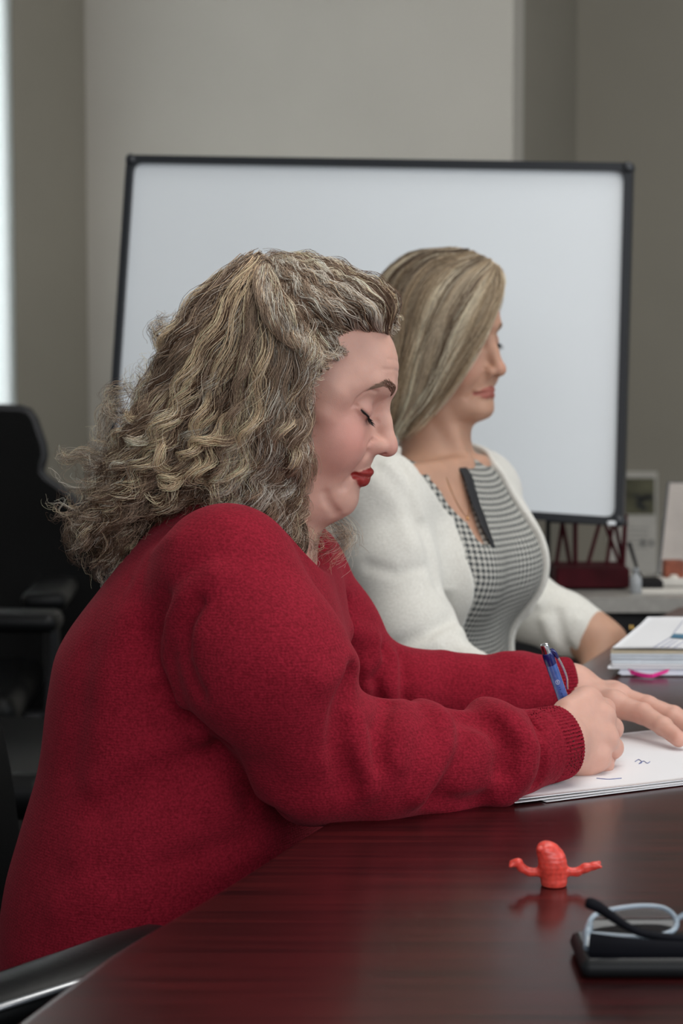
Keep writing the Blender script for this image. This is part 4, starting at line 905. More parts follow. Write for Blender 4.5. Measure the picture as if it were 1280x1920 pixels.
for px, h, w in [
    # near sleeve: rings and pulls of cloth over the forearm
    ([(655, 1262), (636, 1330), (632, 1400), (655, 1470)], -.015, .011), ([(600, 1275), (655, 1240), (690, 1258)], .007, .012), ([(690, 1292), (668, 1350), (672, 1420), (690, 1480)], .007, .012),
    ([(725, 1318), (705, 1370), (712, 1430)], -.007, .009), ([(760, 1320), (752, 1370), (745, 1430)], .005, .011), ([(790, 1325), (832, 1350), (836, 1400), (812, 1450), (790, 1490)], .012, .013),
    ([(858, 1345), (862, 1400), (840, 1450), (815, 1490)], -.008, .012), ([(905, 1325), (950, 1350), (985, 1400), (975, 1450), (945, 1490)], .017, .015),
    ([(880, 1345), (925, 1362), (950, 1400), (945, 1440)], -.012, .012), ([(1000, 1335), (1012, 1390), (1008, 1465)], -.010, .007), ([(812, 1498), (850, 1508), (900, 1500)], -.009, .010),
    ([(660, 1180), (700, 1240), (735, 1290)], .004, .012), ([(500, 1450), (560, 1480), (640, 1480)], -.004, .02), ([(520, 1180), (590, 1290), (600, 1380)], .003, .03),
    # armhole folds
    ([(400, 1082), (350, 1120), (325, 1162), (320, 1230), (345, 1310)], .010, .012), ([(375, 1130), (352, 1170), (346, 1235), (372, 1300)], -.008, .009), ([(310, 1125), (280, 1190), (283, 1250), (305, 1290)], -.008, .012),
    ([(430, 1085), (390, 1130), (375, 1190)], .004, .014), ([(305, 1300), (345, 1338), (390, 1372), (412, 1395)], -.012, .009), ([(285, 1270), (320, 1335), (380, 1385)], .005, .010),
    # soft pulls across the back and side
    ([(190, 1520), (290, 1450), (395, 1398)], -.005, .016), ([(180, 1470), (280, 1405), (360, 1385)], .004, .016), ([(219, 1660), (290, 1625), (450, 1583)], -.005, .016), ([(150, 1600), (260, 1540), (420, 1500)], .004, .022),
    ([(235, 1160), (200, 1280), (190, 1400)], .004, .022), ([(160, 1230), (150, 1330), (130, 1440)], -.003, .02), ([(420, 1400), (470, 1500), (520, 1530)], -.008, .012), ([(110, 1700), (250, 1640), (330, 1560)], .004, .02),
    # knitted seams
    ([(235, 993), (236, 1040), (240, 1090), (258, 1165)], -.0016, .0016), ([(241, 993), (242, 1040), (246, 1090), (264, 1162)], -.0014, .0014), ([(306, 1633), (290, 1690), (262, 1745)], -.0016, .0016), ([(330, 1010), (280, 1040), (255, 1100)], .002, .01)]:
    R1.append(feat(sweater_base, px, 1.6, h, w))
def body_l(p): return smin(sd_chain(p, SHl, sw_l, .02), sd_chain(p, FOl[:-1], fo_l[:-1], .02), .02)
for px, h, w in [([(640, 1130), (612, 1190), (640, 1260)], -.010, .010), ([(668, 1185), (700, 1200), (705, 1230)], .010, .011), ([(715, 1222), (700, 1270), (712, 1330)], -.008, .009), ([(735, 1232), (730, 1290), (735, 1330)], .007, .010),
                 ([(752, 1232), (752, 1290), (757, 1330)], -.005, .008), ([(830, 1225), (800, 1262), (790, 1320)], .004, .014), ([(945, 1232), (930, 1290), (935, 1330)], .006, .014), ([(1000, 1222), (975, 1240), (962, 1290), (965, 1330)], .006, .010)]:
    R1.append(feat(body_l, px, 2.0, h, w))
RC = [(np.array(c).mean(0), max(np.linalg.norm(np.array(c) - np.array(c).mean(0), axis=1).max() + 3.2 * w, .01)) for c, h, w in R1]
def cuff(p, a, b, r, rib):
    a = np.asarray(a, f32); b = np.asarray(b, f32); L = np.linalg.norm(b - a); u = (b - a) / L; q = p - a; t = q @ u; rad = q - t[:, None] * u
    rr = np.sqrt((rad ** 2).sum(1)); e1 = nrm(np.cross(u, [0, 0, 1])).astype(f32); e2 = np.cross(u, e1).astype(f32); th = np.arctan2(rad @ e2, rad @ e1)
    d = rr - (r + .0010 * np.sin(th * rib) + .0012 * np.sin(t / L * 3.14))
    return smax(d, np.abs(t - L / 2) - L / 2, .006)
cr0, cr1 = FOr[-2] - (FOr[-1] - FOr[-2]) * .45, FOr[-1] + (FOr[-1] - FOr[-2]) * .12
cl0, cl1 = FOl[-2] - (FOl[-1] - FOl[-2]) * 1.0, FOl[-1] + (FOl[-1] - FOl[-2]) * .10
def sweater(p):
    d = sweater_base(p)
    for (c, h, w), (cc, rad) in zip(R1, RC):
        m = ((p - cc.astype(f32)) ** 2).sum(1) < rad * rad
        if m.any(): e = pl_dist(p[m], c); d[m] -= h * np.exp(-(e / w) ** 2)
    lo = (.556 - p[:, 2]) + .012 * np.sin(p[:, 0] * 9); d = smax(d, lo, .012)
    hn = H1.wld((-.03, 0, -.06))            # opening for the neck, deeper in front
    d = smax(d, -sd_ell(p, P(596, 965, 2.12), (.062, .075, .055)), .012)
    d = smax(d, -sd_cone(p, ne1 + (np.array(hn) - ne1) * .9, hn + (np.array(hn) - ne1) * 1.5, .050, .075), .006)
    return d
t0 = time.time()
gx = lines((-.40, .22, .0024)); gy = lines((1.80, 2.46, .0026)); gz = lines((.52, 1.16, .0024))
V, F = iso_mesh(sweater, gx, gy, gz, slack=2.6)
me = mesh_np('sweater', V, F)
def knit_mat(name, col, dark):
    m, nt, b = mat_new(name); tc = N_(nt, 'ShaderNodeTexCoord')
    b.inputs['Roughness'].default_value = .92; b.inputs['Specular IOR Level'].default_value = .15; b.inputs['Sheen Weight'].default_value = .28; b.inputs['Sheen Roughness'].default_value = .45
    b.inputs['Sheen Tint'].default_value = (*[min(1, c * 1.6 + .1) for c in col], 1)
    n = N_(nt, 'ShaderNodeTexNoise'); n.inputs['Scale'].default_value = 420; n.inputs['Detail'].default_value = 3
    n1 = N_(nt, 'ShaderNodeTexNoise'); n1.inputs['Scale'].default_value = 30; n1.inputs['Detail'].default_value = 4
    w = N_(nt, 'ShaderNodeTexWave', wave_type='BANDS', bands_direction='Z'); w.inputs['Scale'].default_value = 120; w.inputs['Distortion'].default_value = 3; w.inputs['Detail'].default_value = 1
    for q in (n, n1, w): nt.links.new(tc.outputs['Object'], q.inputs['Vector'])
    a0 = N_(nt, 'ShaderNodeMath', operation='MULTIPLY_ADD'); nt.links.new(n1.outputs['Fac'], a0.inputs[0]); a0.inputs[1].default_value = .22; a0.inputs[2].default_value = .12
    a1 = N_(nt, 'ShaderNodeMath', operation='MULTIPLY_ADD'); nt.links.new(n.outputs['Fac'], a1.inputs[0]); a1.inputs[1].default_value = .9; nt.links.new(a0.outputs[0], a1.inputs[2])
    r = N_(nt, 'ShaderNodeValToRGB'); r.color_ramp.elements[0].position = .50; r.color_ramp.elements[1].position = .86
    r.color_ramp.elements[0].color = (*dark, 1); r.color_ramp.elements[1].color = (*col, 1)
    nt.links.new(a1.outputs[0], r.inputs['Fac']); nt.links.new(r.outputs['Color'], b.inputs['Base Color'])
    a2 = N_(nt, 'ShaderNodeMath', operation='MULTIPLY_ADD'); nt.links.new(w.outputs['Fac'], a2.inputs[0]); a2.inputs[1].default_value = .16; nt.links.new(n.outputs['Fac'], a2.inputs[2])
    q = N_(nt, 'ShaderNodeBump'); q.inputs['Strength'].default_value = .8; q.inputs['Distance'].default_value = .0009
    nt.links.new(a2.outputs[0], q.inputs['Height']); nt.links.new(q.outputs['Normal'], b.inputs['Normal'])
    return m
M_red = knit_mat('red_knit', (.285, .011, .027), (.155, .0045, .012))
sw_ = link('sweater', me, W1, M_red); tag(sw_, 'red knitted sweater')
for a_, b_, r_, n_ in ((cr0, cr1, .0362, 62), (cl0, cl1, .0332, 56)):
    lo = np.minimum(a_, b_) - .045; hi = np.maximum(a_, b_) + .045
    V, F = iso_mesh(lambda p: cuff(p, a_, b_, r_, n_).astype(f32), *[lines((lo[i], hi[i], .0009)) for i in range(3)], slack=1.6); link('cuff', mesh_np('cuff', V, F), sw_, M_red)
LG = lambda p: smin(smin(sd_chain(p, LEG1[0][:3] + [LEG1[0][2] + np.array([.0, 0, -.02])], [.097, .076, .052, .052], .03), sd_chain(p, LEG1[1][:3] + [LEG1[1][2] + np.array([.0, 0, -.02])], [.097, .076, .052, .052], .03), .05), st1.sdf(np.concatenate([p[:, :2], np.minimum(p[:, 2:], .60)], 1), -.004) + np.maximum(p[:, 2] - .60, 0) * 2, .05)
V, F = iso_mesh(lambda p: LG(p).astype(f32), lines((-.40, .45, .008)), lines((1.78, 2.45, .008)), lines((.03, .66, .008)))
tag(link('trousers', mesh_np('trousers', V, F), W1, mat('trousers_black', (.012, .012, .014), .85, bump=(300, .3, .001))), 'black trousers')
SHOE = mat('shoe_black', (.01, .01, .01), .35)
for L in LEG1:
    c = L[3]; V, F = iso_mesh(lambda p: smax(sd_ell(p, c + np.array([.02, 0, 0]), (.13, .048, .048)), -p[:, 2] + .003, .01).astype(f32), lines((c[0] - .14, c[0] + .18, .006)), lines((c[1] - .07, c[1] + .07, .006)), lines((-.01, .12, .006)))
    link('shoe', mesh_np('shoe', V, F), W1, SHOE)
print('sweater', len(V), round(time.time() - t0, 1))
# ------------------------------------------------------------------ hair
def poly_dist(poly, X, Y):
    """signed distance to an outline, positive inside"""
    p = np.asarray(poly, float); q = np.roll(p, -1, 0); d = np.full(X.shape, 1e9); ins = np.zeros(X.shape, bool)
    for (x0, y0), (x1, y1) in zip(p, q):
        ex, ey = x1 - x0, y1 - y0; t = np.clip(((X - x0) * ex + (Y - y0) * ey) / (ex * ex + ey * ey), 0, 1)
        d = np.minimum(d, np.hypot(X - x0 - t * ex, Y - y0 - t * ey)); c = (y0 > Y) != (y1 > Y)
        ins ^= c & (X < x0 + (Y - y0) / (ey if ey else 1e-9) * ex)
    return np.where(ins, d, -d)
class Mane:
    """a head of hair: outline and flow lines in the head's side view (a, c metres), thickness to either side from the outline and the skull"""
    def __init__(s, head, outline, wmax, reach, lift=.006, wfun=None):
        s.h = head; o = np.asarray(outline, float); s.lo = o.min(0) - .03; s.hi = o.max(0) + .03; s.st = .0025
        nx, nz = ((s.hi - s.lo) / s.st).astype(int) + 1; gx = s.lo[0] + s.st * np.arange(nx); gz = s.lo[1] + s.st * np.arange(nz); X, Z = np.meshgrid(gx, gz, indexing='ij')
        D = poly_dist(o, X, Z); s.D = D; e = np.clip(D / reach, 0, 1); W = wmax * np.sqrt(np.clip(1 - (1 - e) ** 2, 0, 1))
        if wfun is not None: W = W * wfun(X, Z)
        A = np.clip(X, -.129, .0895); Cc = np.clip(Z, -.139, .149); hw = np.where((X > -.13) & (X < .09) & (Z > -.14) & (Z < .15), head.half(A, Cc), 0)
        sk = np.where(hw > 0, hw + lift * np.clip((D + .004) / .010, 0, 1.6), 0)
        s.W = np.maximum(W, sk * (D > -.012)); s.nx, s.nz = nx, nz
    def look(s, T, a, c):
        i = np.clip((a - s.lo[0]) / s.st, 0, s.nx - 1.001); j = np.clip((c - s.lo[1]) / s.st, 0, s.nz - 1.001); i0 = i.astype(int); j0 = j.astype(int); u = i - i0; v = j - j0
        return T[i0, j0] * (1 - u) * (1 - v) + T[i0 + 1, j0] * u * (1 - v) + T[i0, j0 + 1] * (1 - u) * v + T[i0 + 1, j0 + 1] * u * v
    def path(s, ac, k):
        """side-view path + side factor k (-1 far .. 1 near) -> local 3-D path"""
        w = s.look(s.W, ac[:, 0], ac[:, 1]); return np.stack([ac[:, 0], w * k, ac[:, 1]], 1)
    def mass(s, name, shrink, mat_, parent, step=.004, inset=.008, keep=None):
        def fn(p):
            q = s.h.loc(p); w = s.look(s.W, q[:, 0], q[:, 2]); D = s.look(s.D, q[:, 0], q[:, 2])
            d = np.maximum((np.abs(q[:, 1]) - w * shrink) * .6, inset - D)
            d = np.maximum(d, np.maximum(np.maximum(s.lo[0] - q[:, 0], q[:, 0] - s.hi[0]), np.maximum(s.lo[1] - q[:, 2], q[:, 2] - s.hi[1])))
            if keep is not None: d = np.maximum(d, keep(q))
            return d.astype(f32)
        c = s.h.wld([[s.lo[0], -.13, s.lo[1]], [s.hi[0], .13, s.hi[1]], [s.lo[0], .13, s.hi[1]], [s.hi[0], -.13, s.lo[1]]]); lo = c.min(0) - .03; hi = c.max(0) + .03
        V, F = iso_mesh(fn, lines((lo[0], hi[0], step)), lines((lo[1], hi[1], step)), lines((lo[2], hi[2], step)), slack=2, relax=0)
        for _ in range(2):
            acc = np.zeros_like(V); cnt = np.zeros(len(V))
            for i in range(4): np.add.at(acc, F[:, i], V[F[:, (i + 1) % 4]]); np.add.at(cnt, F[:, i], 1)
            V = V * .4 + .6 * acc / np.maximum(cnt, 1)[:, None]
        return link(name, mesh_np(name, V, F), parent, mat_)
def strands(guides, n_each, pts, crad, curl, wl, colf, rad=.0003, head=None, frizz=.0020, jl=.42, taper=.5):
    """guides: list of dict(g (m,3) world, col, rad, curl). Returns vertex, face, colour arrays of thin three-sided hairs"""
    Vs, Cs, cnt = [], [], 0; t = np.linspace(0, 1, pts)
    ca = np.array([0, 2 * math.pi / 3, 4 * math.pi / 3])
    for gd in guides:
        G = catmull(gd['g'], pts); n = gd.get('n', n_each); T = np.gradient(G, axis=0); ln = np.linalg.norm(T, axis=1); L = ln.sum(); T /= ln[:, None] + 1e-9
        ref = gd['side']; N = ref[None] - T * (T @ ref)[:, None]; N /= np.linalg.norm(N, axis=1)[:, None] + 1e-9; B = np.cross(T, N)
        cu = gd.get('curl', curl); R = cu * np.clip((t - .08) / .5, 0, 1) ** 1.2; om = 2 * math.pi * L / gd.get('wl', wl); ph = gd['ph'] + om * t * (1 + .25 * t)
        cen = G + (R * np.cos(ph))[:, None] * N + (R * np.sin(ph) * .8)[:, None] * B
        r0 = np.sqrt(rng.random(n)); a0 = rng.random(n) * 2 * math.pi
        cr = gd.get('rad', crad) * np.interp(t, [0, .15, .5, .85, 1], gd.get('prof', [1.2, 1.1, .8, .6, .25]))
        ang = a0[:, None] + .7 * np.sin(ph)[None] * .6 + t[None] * 1.5
        off = cr[None, :, None] * r0[:, None, None] * (np.cos(ang)[..., None] * N[None] * .8 + np.sin(ang)[..., None] * B[None])
        fz = gd.get('frizz', frizz) * t[None, :, None] * (np.sin(t[None, :, None] * rng.uniform(8, 26, (n, 1, 3)) + rng.uniform(0, 6.3, (n, 1, 3)))) * rng.uniform(.3, 2.2, (n, 1, 1))
        S = cen[None] + off + fz
        # uneven lengths
        k = 1 - rng.random(n) * gd.get('jl', jl); ii = k[:, None] * t[None] * (pts - 1); i0 = np.minimum(ii.astype(int), pts - 2); u = (ii - i0)[..., None]
        S = np.take_along_axis(S, i0[..., None].repeat(3, 2), 1) * (1 - u) + np.take_along_axis(S, (i0 + 1)[..., None].repeat(3, 2), 1) * u
        Ts = np.gradient(S, axis=1); Ts /= np.linalg.norm(Ts, axis=2)[..., None] + 1e-9
        Ns = ref[None, None] - Ts * (Ts @ ref)[..., None]; Ns /= np.linalg.norm(Ns, axis=2)[..., None] + 1e-9; Bs = np.cross(Ts, Ns)
        rr = gd.get('r', rad) * (1 - taper * t) * 1.0
        V = S[:, :, None] + rr[None, :, None, None] * (np.cos(ca)[None, None, :, None] * Ns[:, :, None] + np.sin(ca)[None, None, :, None] * Bs[:, :, None])
        Vs.append(V.reshape(-1, 3)); cc = colf(gd, n, t); Cs.append(np.repeat(cc, 3, axis=1).reshape(-1, 3)); cnt += n
    V = np.concatenate(Vs); C = np.concatenate(Cs)
    b = (np.arange(cnt) * pts * 3)[:, None, None]; j = (np.arange(pts - 1) * 3)[None, :, None]; i = np.arange(3)[None, None]
    q = np.stack([b + j + i, b + j + (i + 1) % 3, b + j + 3 + (i + 1) % 3, b + j + 3 + i], -1).reshape(-1, 4)
    return V, q, C
def hair_mat(name):
    m, nt, b = mat_new(name); at = N_(nt, 'ShaderNodeVertexColor', layer_name='tone'); nt.links.new(at.outputs['Color'], b.inputs['Base Color'])
    b.inputs['Roughness'].default_value = .42; b.inputs['Specular IOR Level'].default_value = .45; return m
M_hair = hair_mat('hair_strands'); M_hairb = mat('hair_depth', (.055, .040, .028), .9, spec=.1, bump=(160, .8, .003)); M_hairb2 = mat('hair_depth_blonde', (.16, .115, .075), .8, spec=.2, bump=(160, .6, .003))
def flow(keys, s, n=14):
    """blend between neighbouring key lines"""
    K = [catmull(k, n) for k in keys]; x = s * (len(K) - 1); i = min(int(x), len(K) - 2); u = x - i; return K[i] * (1 - u) + K[i + 1] * u

# ---- the writing woman's curls
def hx(pts):
    """side view of head 1: picture position -> (a, c) on the head's middle plane"""
    out = []
    for x, y in pts:
        q = H1.loc(np.array([P(x, y, 2.12)], f32))[0]; out.append((q[0], q[2]))
    return np.array(out)
OUT1 = [(750, 618), (746, 580), (727, 556), (690, 537), (640, 517), (600, 500), (560, 492), (520, 489), (490, 493), (455, 504), (415, 526), (375, 555), (335, 592), (302, 622), (294, 650), (298, 690), (270, 722), (245, 757), (218, 800), (205, 845),
        (178, 885), (150, 932), (134, 975), (128, 1010), (138, 1045), (172, 1066), (210, 1060), (260, 1030), (330, 1005), (420, 1000), (500, 1010), (560, 1050), (592, 1060), (598, 1010), (592, 930), (584, 860), (578, 800), (586, 750), (606, 712), (640, 668), (690, 634), (735, 622)]
mane1 = Mane(H1, hx(OUT1), .105, .075, lift=.005, wfun=lambda X, Z: 1 - .12 * np.clip((-Z - .12) / .10, 0, 1))
t0 = time.time()
BROWN = np.array([.125, .066, .036]); ASH = np.array([.40, .285, .20]); GREY = np.array([.74, .66, .56]); GOLD = np.array([.82, .61, .40]); PALE = np.array([.84, .71, .53])
def colmix(pal, w): 
    w = np.asarray(w, float); return pal[rng.choice(len(pal), p=w / w.sum())]
PAL = [BROWN, ASH, GREY, GOLD, PALE]
gs = []
kB = [hx(k) for k in [
    [(490, 492), (410, 525), (335, 610), (285, 720), (225, 830), (165, 930), (140, 1035)],
    [(488, 496), (420, 560), (350, 660), (300, 770), (240, 870), (185, 960), (165, 1060)],
    [(490, 500), (440, 580), (385, 690), (330, 800), (270, 890), (215, 960), (190, 1040)],
    [(495, 505), (460, 600), (420, 710), (375, 810), (320, 900), (270, 960), (250, 1020)],
    [(500, 510), (485, 620), (455, 730), (420, 830), (380, 910), (340, 965), (330, 1000)],
    [(510, 520), (510, 630), (495, 740), (470, 840), (440, 920), (410, 975), (400, 1005)],
    [(525, 540), (540, 640), (535, 750), (515, 850), (500, 930), (480, 985), (475, 1020)],
    [(560, 570), (570, 660), (568, 760), (556, 850), (545, 930), (535, 1000), (540, 1040)],
    [(610, 640), (598, 700), (584, 780), (578, 860), (576, 930), (575, 1000), (585, 1060)]]]
for i in range(310):
    sd = 1 if rng.random() < .64 else -1
    s_ = rng.random(); k = sd * (1.0 - rng.random() ** 1.5 * .55) if rng.random() < .8 else rng.uniform(-.6, .6)
    ac = flow(kB, s_) ; t = np.linspace(0, 1, len(ac))[:, None]
    cut = rng.uniform(.72, 1.04); m = int(round(len(ac) * min(1, cut))); ac = ac[:max(m, 8)]
    ac = ac + rng.normal(0, .004, (1, 2)) + np.linspace(0, 1, len(ac))[:, None] ** 1.5 * rng.normal(0, .007, (1, 2))
    st = rng.random() * .45 if rng.random() < .55 else 0; ac = ac[int(st * len(ac)):]
    q = mane1.path(ac, k); q[:, 1] += rng.normal(0, .003)
    if st: q[:, 1] *= np.interp(np.linspace(0, 1, len(q)), [0, .30, 1], [.70, 1, 1])
    w = [.54, .24, .03, .13, .04] if s_ < .62 else [.22, .42, .24, .06, .06]
    if abs(k) > .93 and s_ < .75: w = [.25, .30, .10, .22, .13]
    gs.append(dict(g=H1.wld(q), side=H1.R[:, 1], col=colmix(PAL, w), ph=rng.uniform(0, 6.3), curl=rng.uniform(.0035, .0110), wl=rng.uniform(.045, .082), rad=rng.uniform(.0045, .0115), s=s_, n=int(rng.integers(34, 60)), prof=[.10, .8, 1.0, .75, .5] if st else [1.2, 1.1, .9, .7, .45]))
for i in range(24):      # loose, tousled layer over the locks
    s_ = rng.random(); k = (1 if rng.random() < .75 else -1) * rng.uniform(.93, 1.05); ac = flow(kB, s_) + rng.normal(0, .006, (1, 2)); ac = ac[int(rng.integers(0, 7)):]; q = mane1.path(ac, k)
    gs.append(dict(g=H1.wld(q), side=H1.R[:, 1], col=colmix(PAL, [.38, .32, .12, .12, .06]), ph=rng.uniform(0, 6.3), curl=rng.uniform(.003, .008), wl=rng.uniform(.04, .08), rad=rng.uniform(.014, .024), s=s_, n=20, frizz=.0035, r=.00020, prof=[.5, 1, 1, .9, .8], jl=.4))
for i in range(46):      # ends tucked against the sweater's back
    u = rng.random(); ac = hx([(315 - 20 * u, 905), (272 - 22 * u, 965), (240 - 25 * u, 1015), (222 - 45 * u, 1062 + 8 * u)]) + rng.normal(0, .0025, (1, 2)); q = mane1.path(catmull(ac, 12), 1.0); q[:, 1] = rng.uniform(-.06, .06)
    gs.append(dict(g=H1.wld(q), side=H1.R[:, 1], col=colmix(PAL, [.6, .25, .0, .12, .03]), ph=rng.uniform(0, 6.3), curl=rng.uniform(.003, .006), wl=rng.uniform(.045, .07), rad=rng.uniform(.006, .010), s=.3, n=40, prof=[.4, .9, 1, .8, .5]))
for i in range(60):      # lower locks lying along the back of the sweater
    u = rng.random(); ac = hx([(330 - 60 * u, 800 + 30 * u), (290 - 60 * u, 890 + 20 * u), (240 - 60 * u, 960 + 20 * u), (235 - 75 * u, 1030 + 25 * u)]) + rng.normal(0, .004, (1, 2)); q = mane1.path(catmull(ac, 12), rng.uniform(-.7, 1.0)); q[:, 1] *= np.interp(np.linspace(0, 1, 12), [0, .3, 1], [.7, 1, 1])
    gs.append(dict(g=H1.wld(q), side=H1.R[:, 1], col=colmix(PAL, [.5, .3, .05, .1, .05]), ph=rng.uniform(0, 6.3), curl=rng.uniform(.004, .009), wl=rng.uniform(.045, .07), rad=rng.uniform(.006, .011), s=.3, n=40, prof=[.2, .8, 1, .7, .4]))
# signature blonde locks on the near side
for pl in ([(470, 700), (480, 760), (440, 800), (400, 840), (395, 890), (430, 930)], [(395, 640), (420, 720), (400, 800), (380, 860), (340, 900), (360, 940)], [(330, 700), (355, 760), (300, 810), (250, 860), (245, 920)],
           [(450, 720), (470, 800), (420, 840), (410, 900), (460, 925)], [(340, 740), (330, 830), (350, 900), (300, 930)], [(560, 620), (590, 700), (560, 800), (575, 880), (560, 960)], [(300, 650), (300, 760), (250, 800), (230, 880)]):
    ac = hx(pl); q = mane1.path(catmull(ac, 12), 1.04); q[:, 1] *= np.interp(np.linspace(0, 1, 12), [0, .35, 1], [.68, 1, 1]); gs.append(dict(g=H1.wld(q), side=H1.R[:, 1], col=[GOLD, GOLD, PALE][rng.integers(3)], ph=rng.uniform(0, 6.3), curl=.009, wl=.05, rad=.0065, s=.5, n=50, prof=[.1, .7, 1, .8, .5]))
# front hair drawn back to the crown
kA = [hx(k) for k in [
    [(747, 606), (741, 572), (714, 549), (660, 524), (600, 500), (550, 489), (500, 490)], [(742, 616), (724, 583), (680, 555), (625, 530), (570, 508), (505, 493)],
    [(730, 625), (700, 595), (650, 570), (600, 545), (550, 518), (505, 496)], [(700, 634), (668, 606), (628, 590), (590, 565), (550, 530), (505, 499)],
    [(668, 650), (640, 628), (610, 612), (575, 585), (540, 545), (505, 502)], [(640, 672), (618, 655), (592, 635), (560, 600), (530, 560), (505, 505)],
    [(612, 710), (598, 690), (575, 655), (545, 615), (520, 570), (503, 510)]]]
for i in range(150):
    s_ = rng.random(); sd = 1 if rng.random() < .6 else -1; ac = flow(kA, s_) + rng.normal(0, .0025, (1, 2))
    ac = ac[int(rng.integers(0, 4)) if rng.random() < .6 else 0:]
    k = sd * rng.uniform(.93, 1.06) if s_ > .12 else rng.uniform(-1, 1); q = mane1.path(ac, k)
    q[:, 1] *= np.interp(np.linspace(0, 1, len(q)), [0, .7, 1], [1, 1, .75])
    q += (np.array([.0, 0, .03]) - q) * np.interp(np.linspace(0, 1, len(q)), [0, .2, 1], [.12, 0, 0])[:, None]
    q += np.array([.0, 0, 1.0]) * (np.sin(np.linspace(0, 1, len(q)) * math.pi) * rng.uniform(0, .006))[:, None]
    w = [.20, .32, .36, .04, .08]
    gs.append(dict(g=H1.wld(q), side=H1.R[:, 1], col=colmix(PAL, w), ph=rng.uniform(0, 6.3), curl=rng.uniform(.0015, .004), wl=rng.uniform(.04, .07), rad=rng.uniform(.005, .009), s=s_, n=int(rng.integers(34, 54)), prof=[.18, .7, 1, .6, .3], jl=.05))
# the grey fold hanging from the crown over the temple
for i in range(34):
    u = rng.random(); ac = hx([(498 + 10 * u, 492), (505 + 30 * u, 545 - 10 * u), (530 + 35 * u, 600 - 20 * u), (565 + 30 * u, 640 - 15 * u), (600 + 20 * u, 662 + 10 * u), (585 + 10 * u, 720)]); q = mane1.path(catmull(ac, 12), 1.03)
    q[:, 1] += .012 * np.sin(np.linspace(0, math.pi, 12)); gs.append(dict(g=H1.wld(q), side=H1.R[:, 1], col=colmix(PAL, [.15, .3, .45, .04, .1]), ph=rng.uniform(0, 6.3), curl=.003, wl=.06, rad=.006, s=.9, n=40, prof=[.4, .8, 1, .8, .25], jl=.4))
# fly-away curls
EX = [[(575, 930), (590, 985), (615, 1005), (655, 1000), (660, 1030), (640, 1062)], [(590, 960), (625, 975), (650, 1010), (620, 1040), (612, 1070)], [(580, 760), (572, 800), (590, 860), (580, 920), (600, 960)], [(590, 700), (570, 740), (575, 790), (560, 840)],
      [(200, 870), (150, 850), (105, 860), (100, 835)], [(150, 1000), (120, 985), (122, 1030), (150, 1060)], [(230, 760), (195, 770), (180, 830), (150, 870)], [(300, 640), (290, 610), (330, 590)], [(230, 730), (200, 740), (205, 790)]]
EX += [[(600, 690), (575, 720), (590, 770), (572, 820), (580, 870)], [(590, 720), (600, 760), (580, 800), (596, 850), (578, 900)], [(570, 800), (594, 840), (576, 890), (592, 940), (570, 985)], [(660, 640), (640, 660), (610, 672), (600, 700)], [(560, 900), (592, 930), (570, 980), (596, 1020), (575, 1065)], [(540, 920), (560, 980), (545, 1020), (580, 1060)]]
NX = 170
for j in range(400):
    if j < NX: ac = hx(EX[j % len(EX)]) + rng.normal(0, .004, (1, 2)); k = rng.uniform(-.2, 1.03)
    else:
        i = rng.integers(8, 27); b = np.array(OUT1[i], float); c = np.array([430., 780.]); o = nrm(b - c); tn = np.array([o[1], -o[0]]) * (-1 if b[1] < 1000 else 1); L = rng.uniform(15, 55)
        ac = hx([b - o * rng.uniform(10, 50), b + tn * L * .5 + o * rng.uniform(-6, 10), b + tn * L + o * rng.uniform(0, 22), b + tn * L * 1.5 + o * rng.uniform(-8, 22)]); k = rng.uniform(-1, 1)
    q = mane1.path(catmull(ac, 10), 1.0); q[:, 1] = k * .05 * np.ones(10) if j >= NX else q[:, 1] * k
    gs.append(dict(g=H1.wld(q), side=H1.R[:, 1], col=colmix(PAL, [.3, .35, .15, .15, .05]), ph=rng.uniform(0, 6.3), curl=rng.uniform(.001, .005), wl=.04, rad=.002 + .004 * (j < NX), s=.5, n=int(4 if j >= NX or j % len(EX) < 2 else 7), r=.00016))
HLN = catmull(hx([(748, 606), (735, 620), (700, 634), (668, 650), (640, 672), (612, 708), (598, 740), (586, 780), (580, 830)]), 60)
for i in range(330):     # fine short hairs growing out of the hairline
    j = rng.integers(0, 60); p0 = HLN[j] + rng.normal(0, .0022, 2) + (np.array([.0022, -.0018]) if j < 40 else np.array([.003, 0])); dr_ = nrm(np.array([-.8, .55]) if j < 22 else np.array([-.9, .1 - .02 * (j - 22)])) ; L = rng.uniform(.012, .026)
    ac = np.array([p0 + dr_ * L * t_ + np.array([0, 1]) * .004 * math.sin(t_ * 3) * rng.normal() for t_ in np.linspace(0, 1, 6)]); ha = H1.half(np.clip(ac[:, 0], -.129, .089), np.clip(ac[:, 1], -.139, .149)); sg = 1 if rng.random() < .7 else -1
    q = np.stack([ac[:, 0], sg * (ha + np.linspace(.0002, .004, 6)), ac[:, 1]], 1); gs.append(dict(g=H1.wld(q), side=H1.R[:, 2], col=colmix(PAL, [.15, .4, .35, .05, .05]), ph=rng.uniform(0, 6.3), curl=.0006, wl=.03, rad=.0022, s=.5, n=5, r=.00014, frizz=.001, prof=[1, 1, 1, 1, .7], jl=.5))
def col1(gd, n, t):
    base = gd['col'][None, None] * rng.uniform(.50, 1.35, (n, 1, 1)); m = rng.random((n, 1, 1)) < .22; alt = np.array(PAL)[rng.choice(5, n, p=[.35, .3, .2, .08, .07])][:, None]
    base = np.where(m, alt, base); tip = 1 + .25 * t[None, :, None]; return np.clip(base * tip * np.ones((n, len(t), 1)), 0, .95)
V, F, C = strands(gs, 44, 34, .008, .008, .05, col1, rad=.00028)
me = mesh_np('hair', V, F); set_color(me, 'tone', C); hair1 = link('hair', me, W1, M_hair); tag(hair1, 'curly grey-blonde hair')
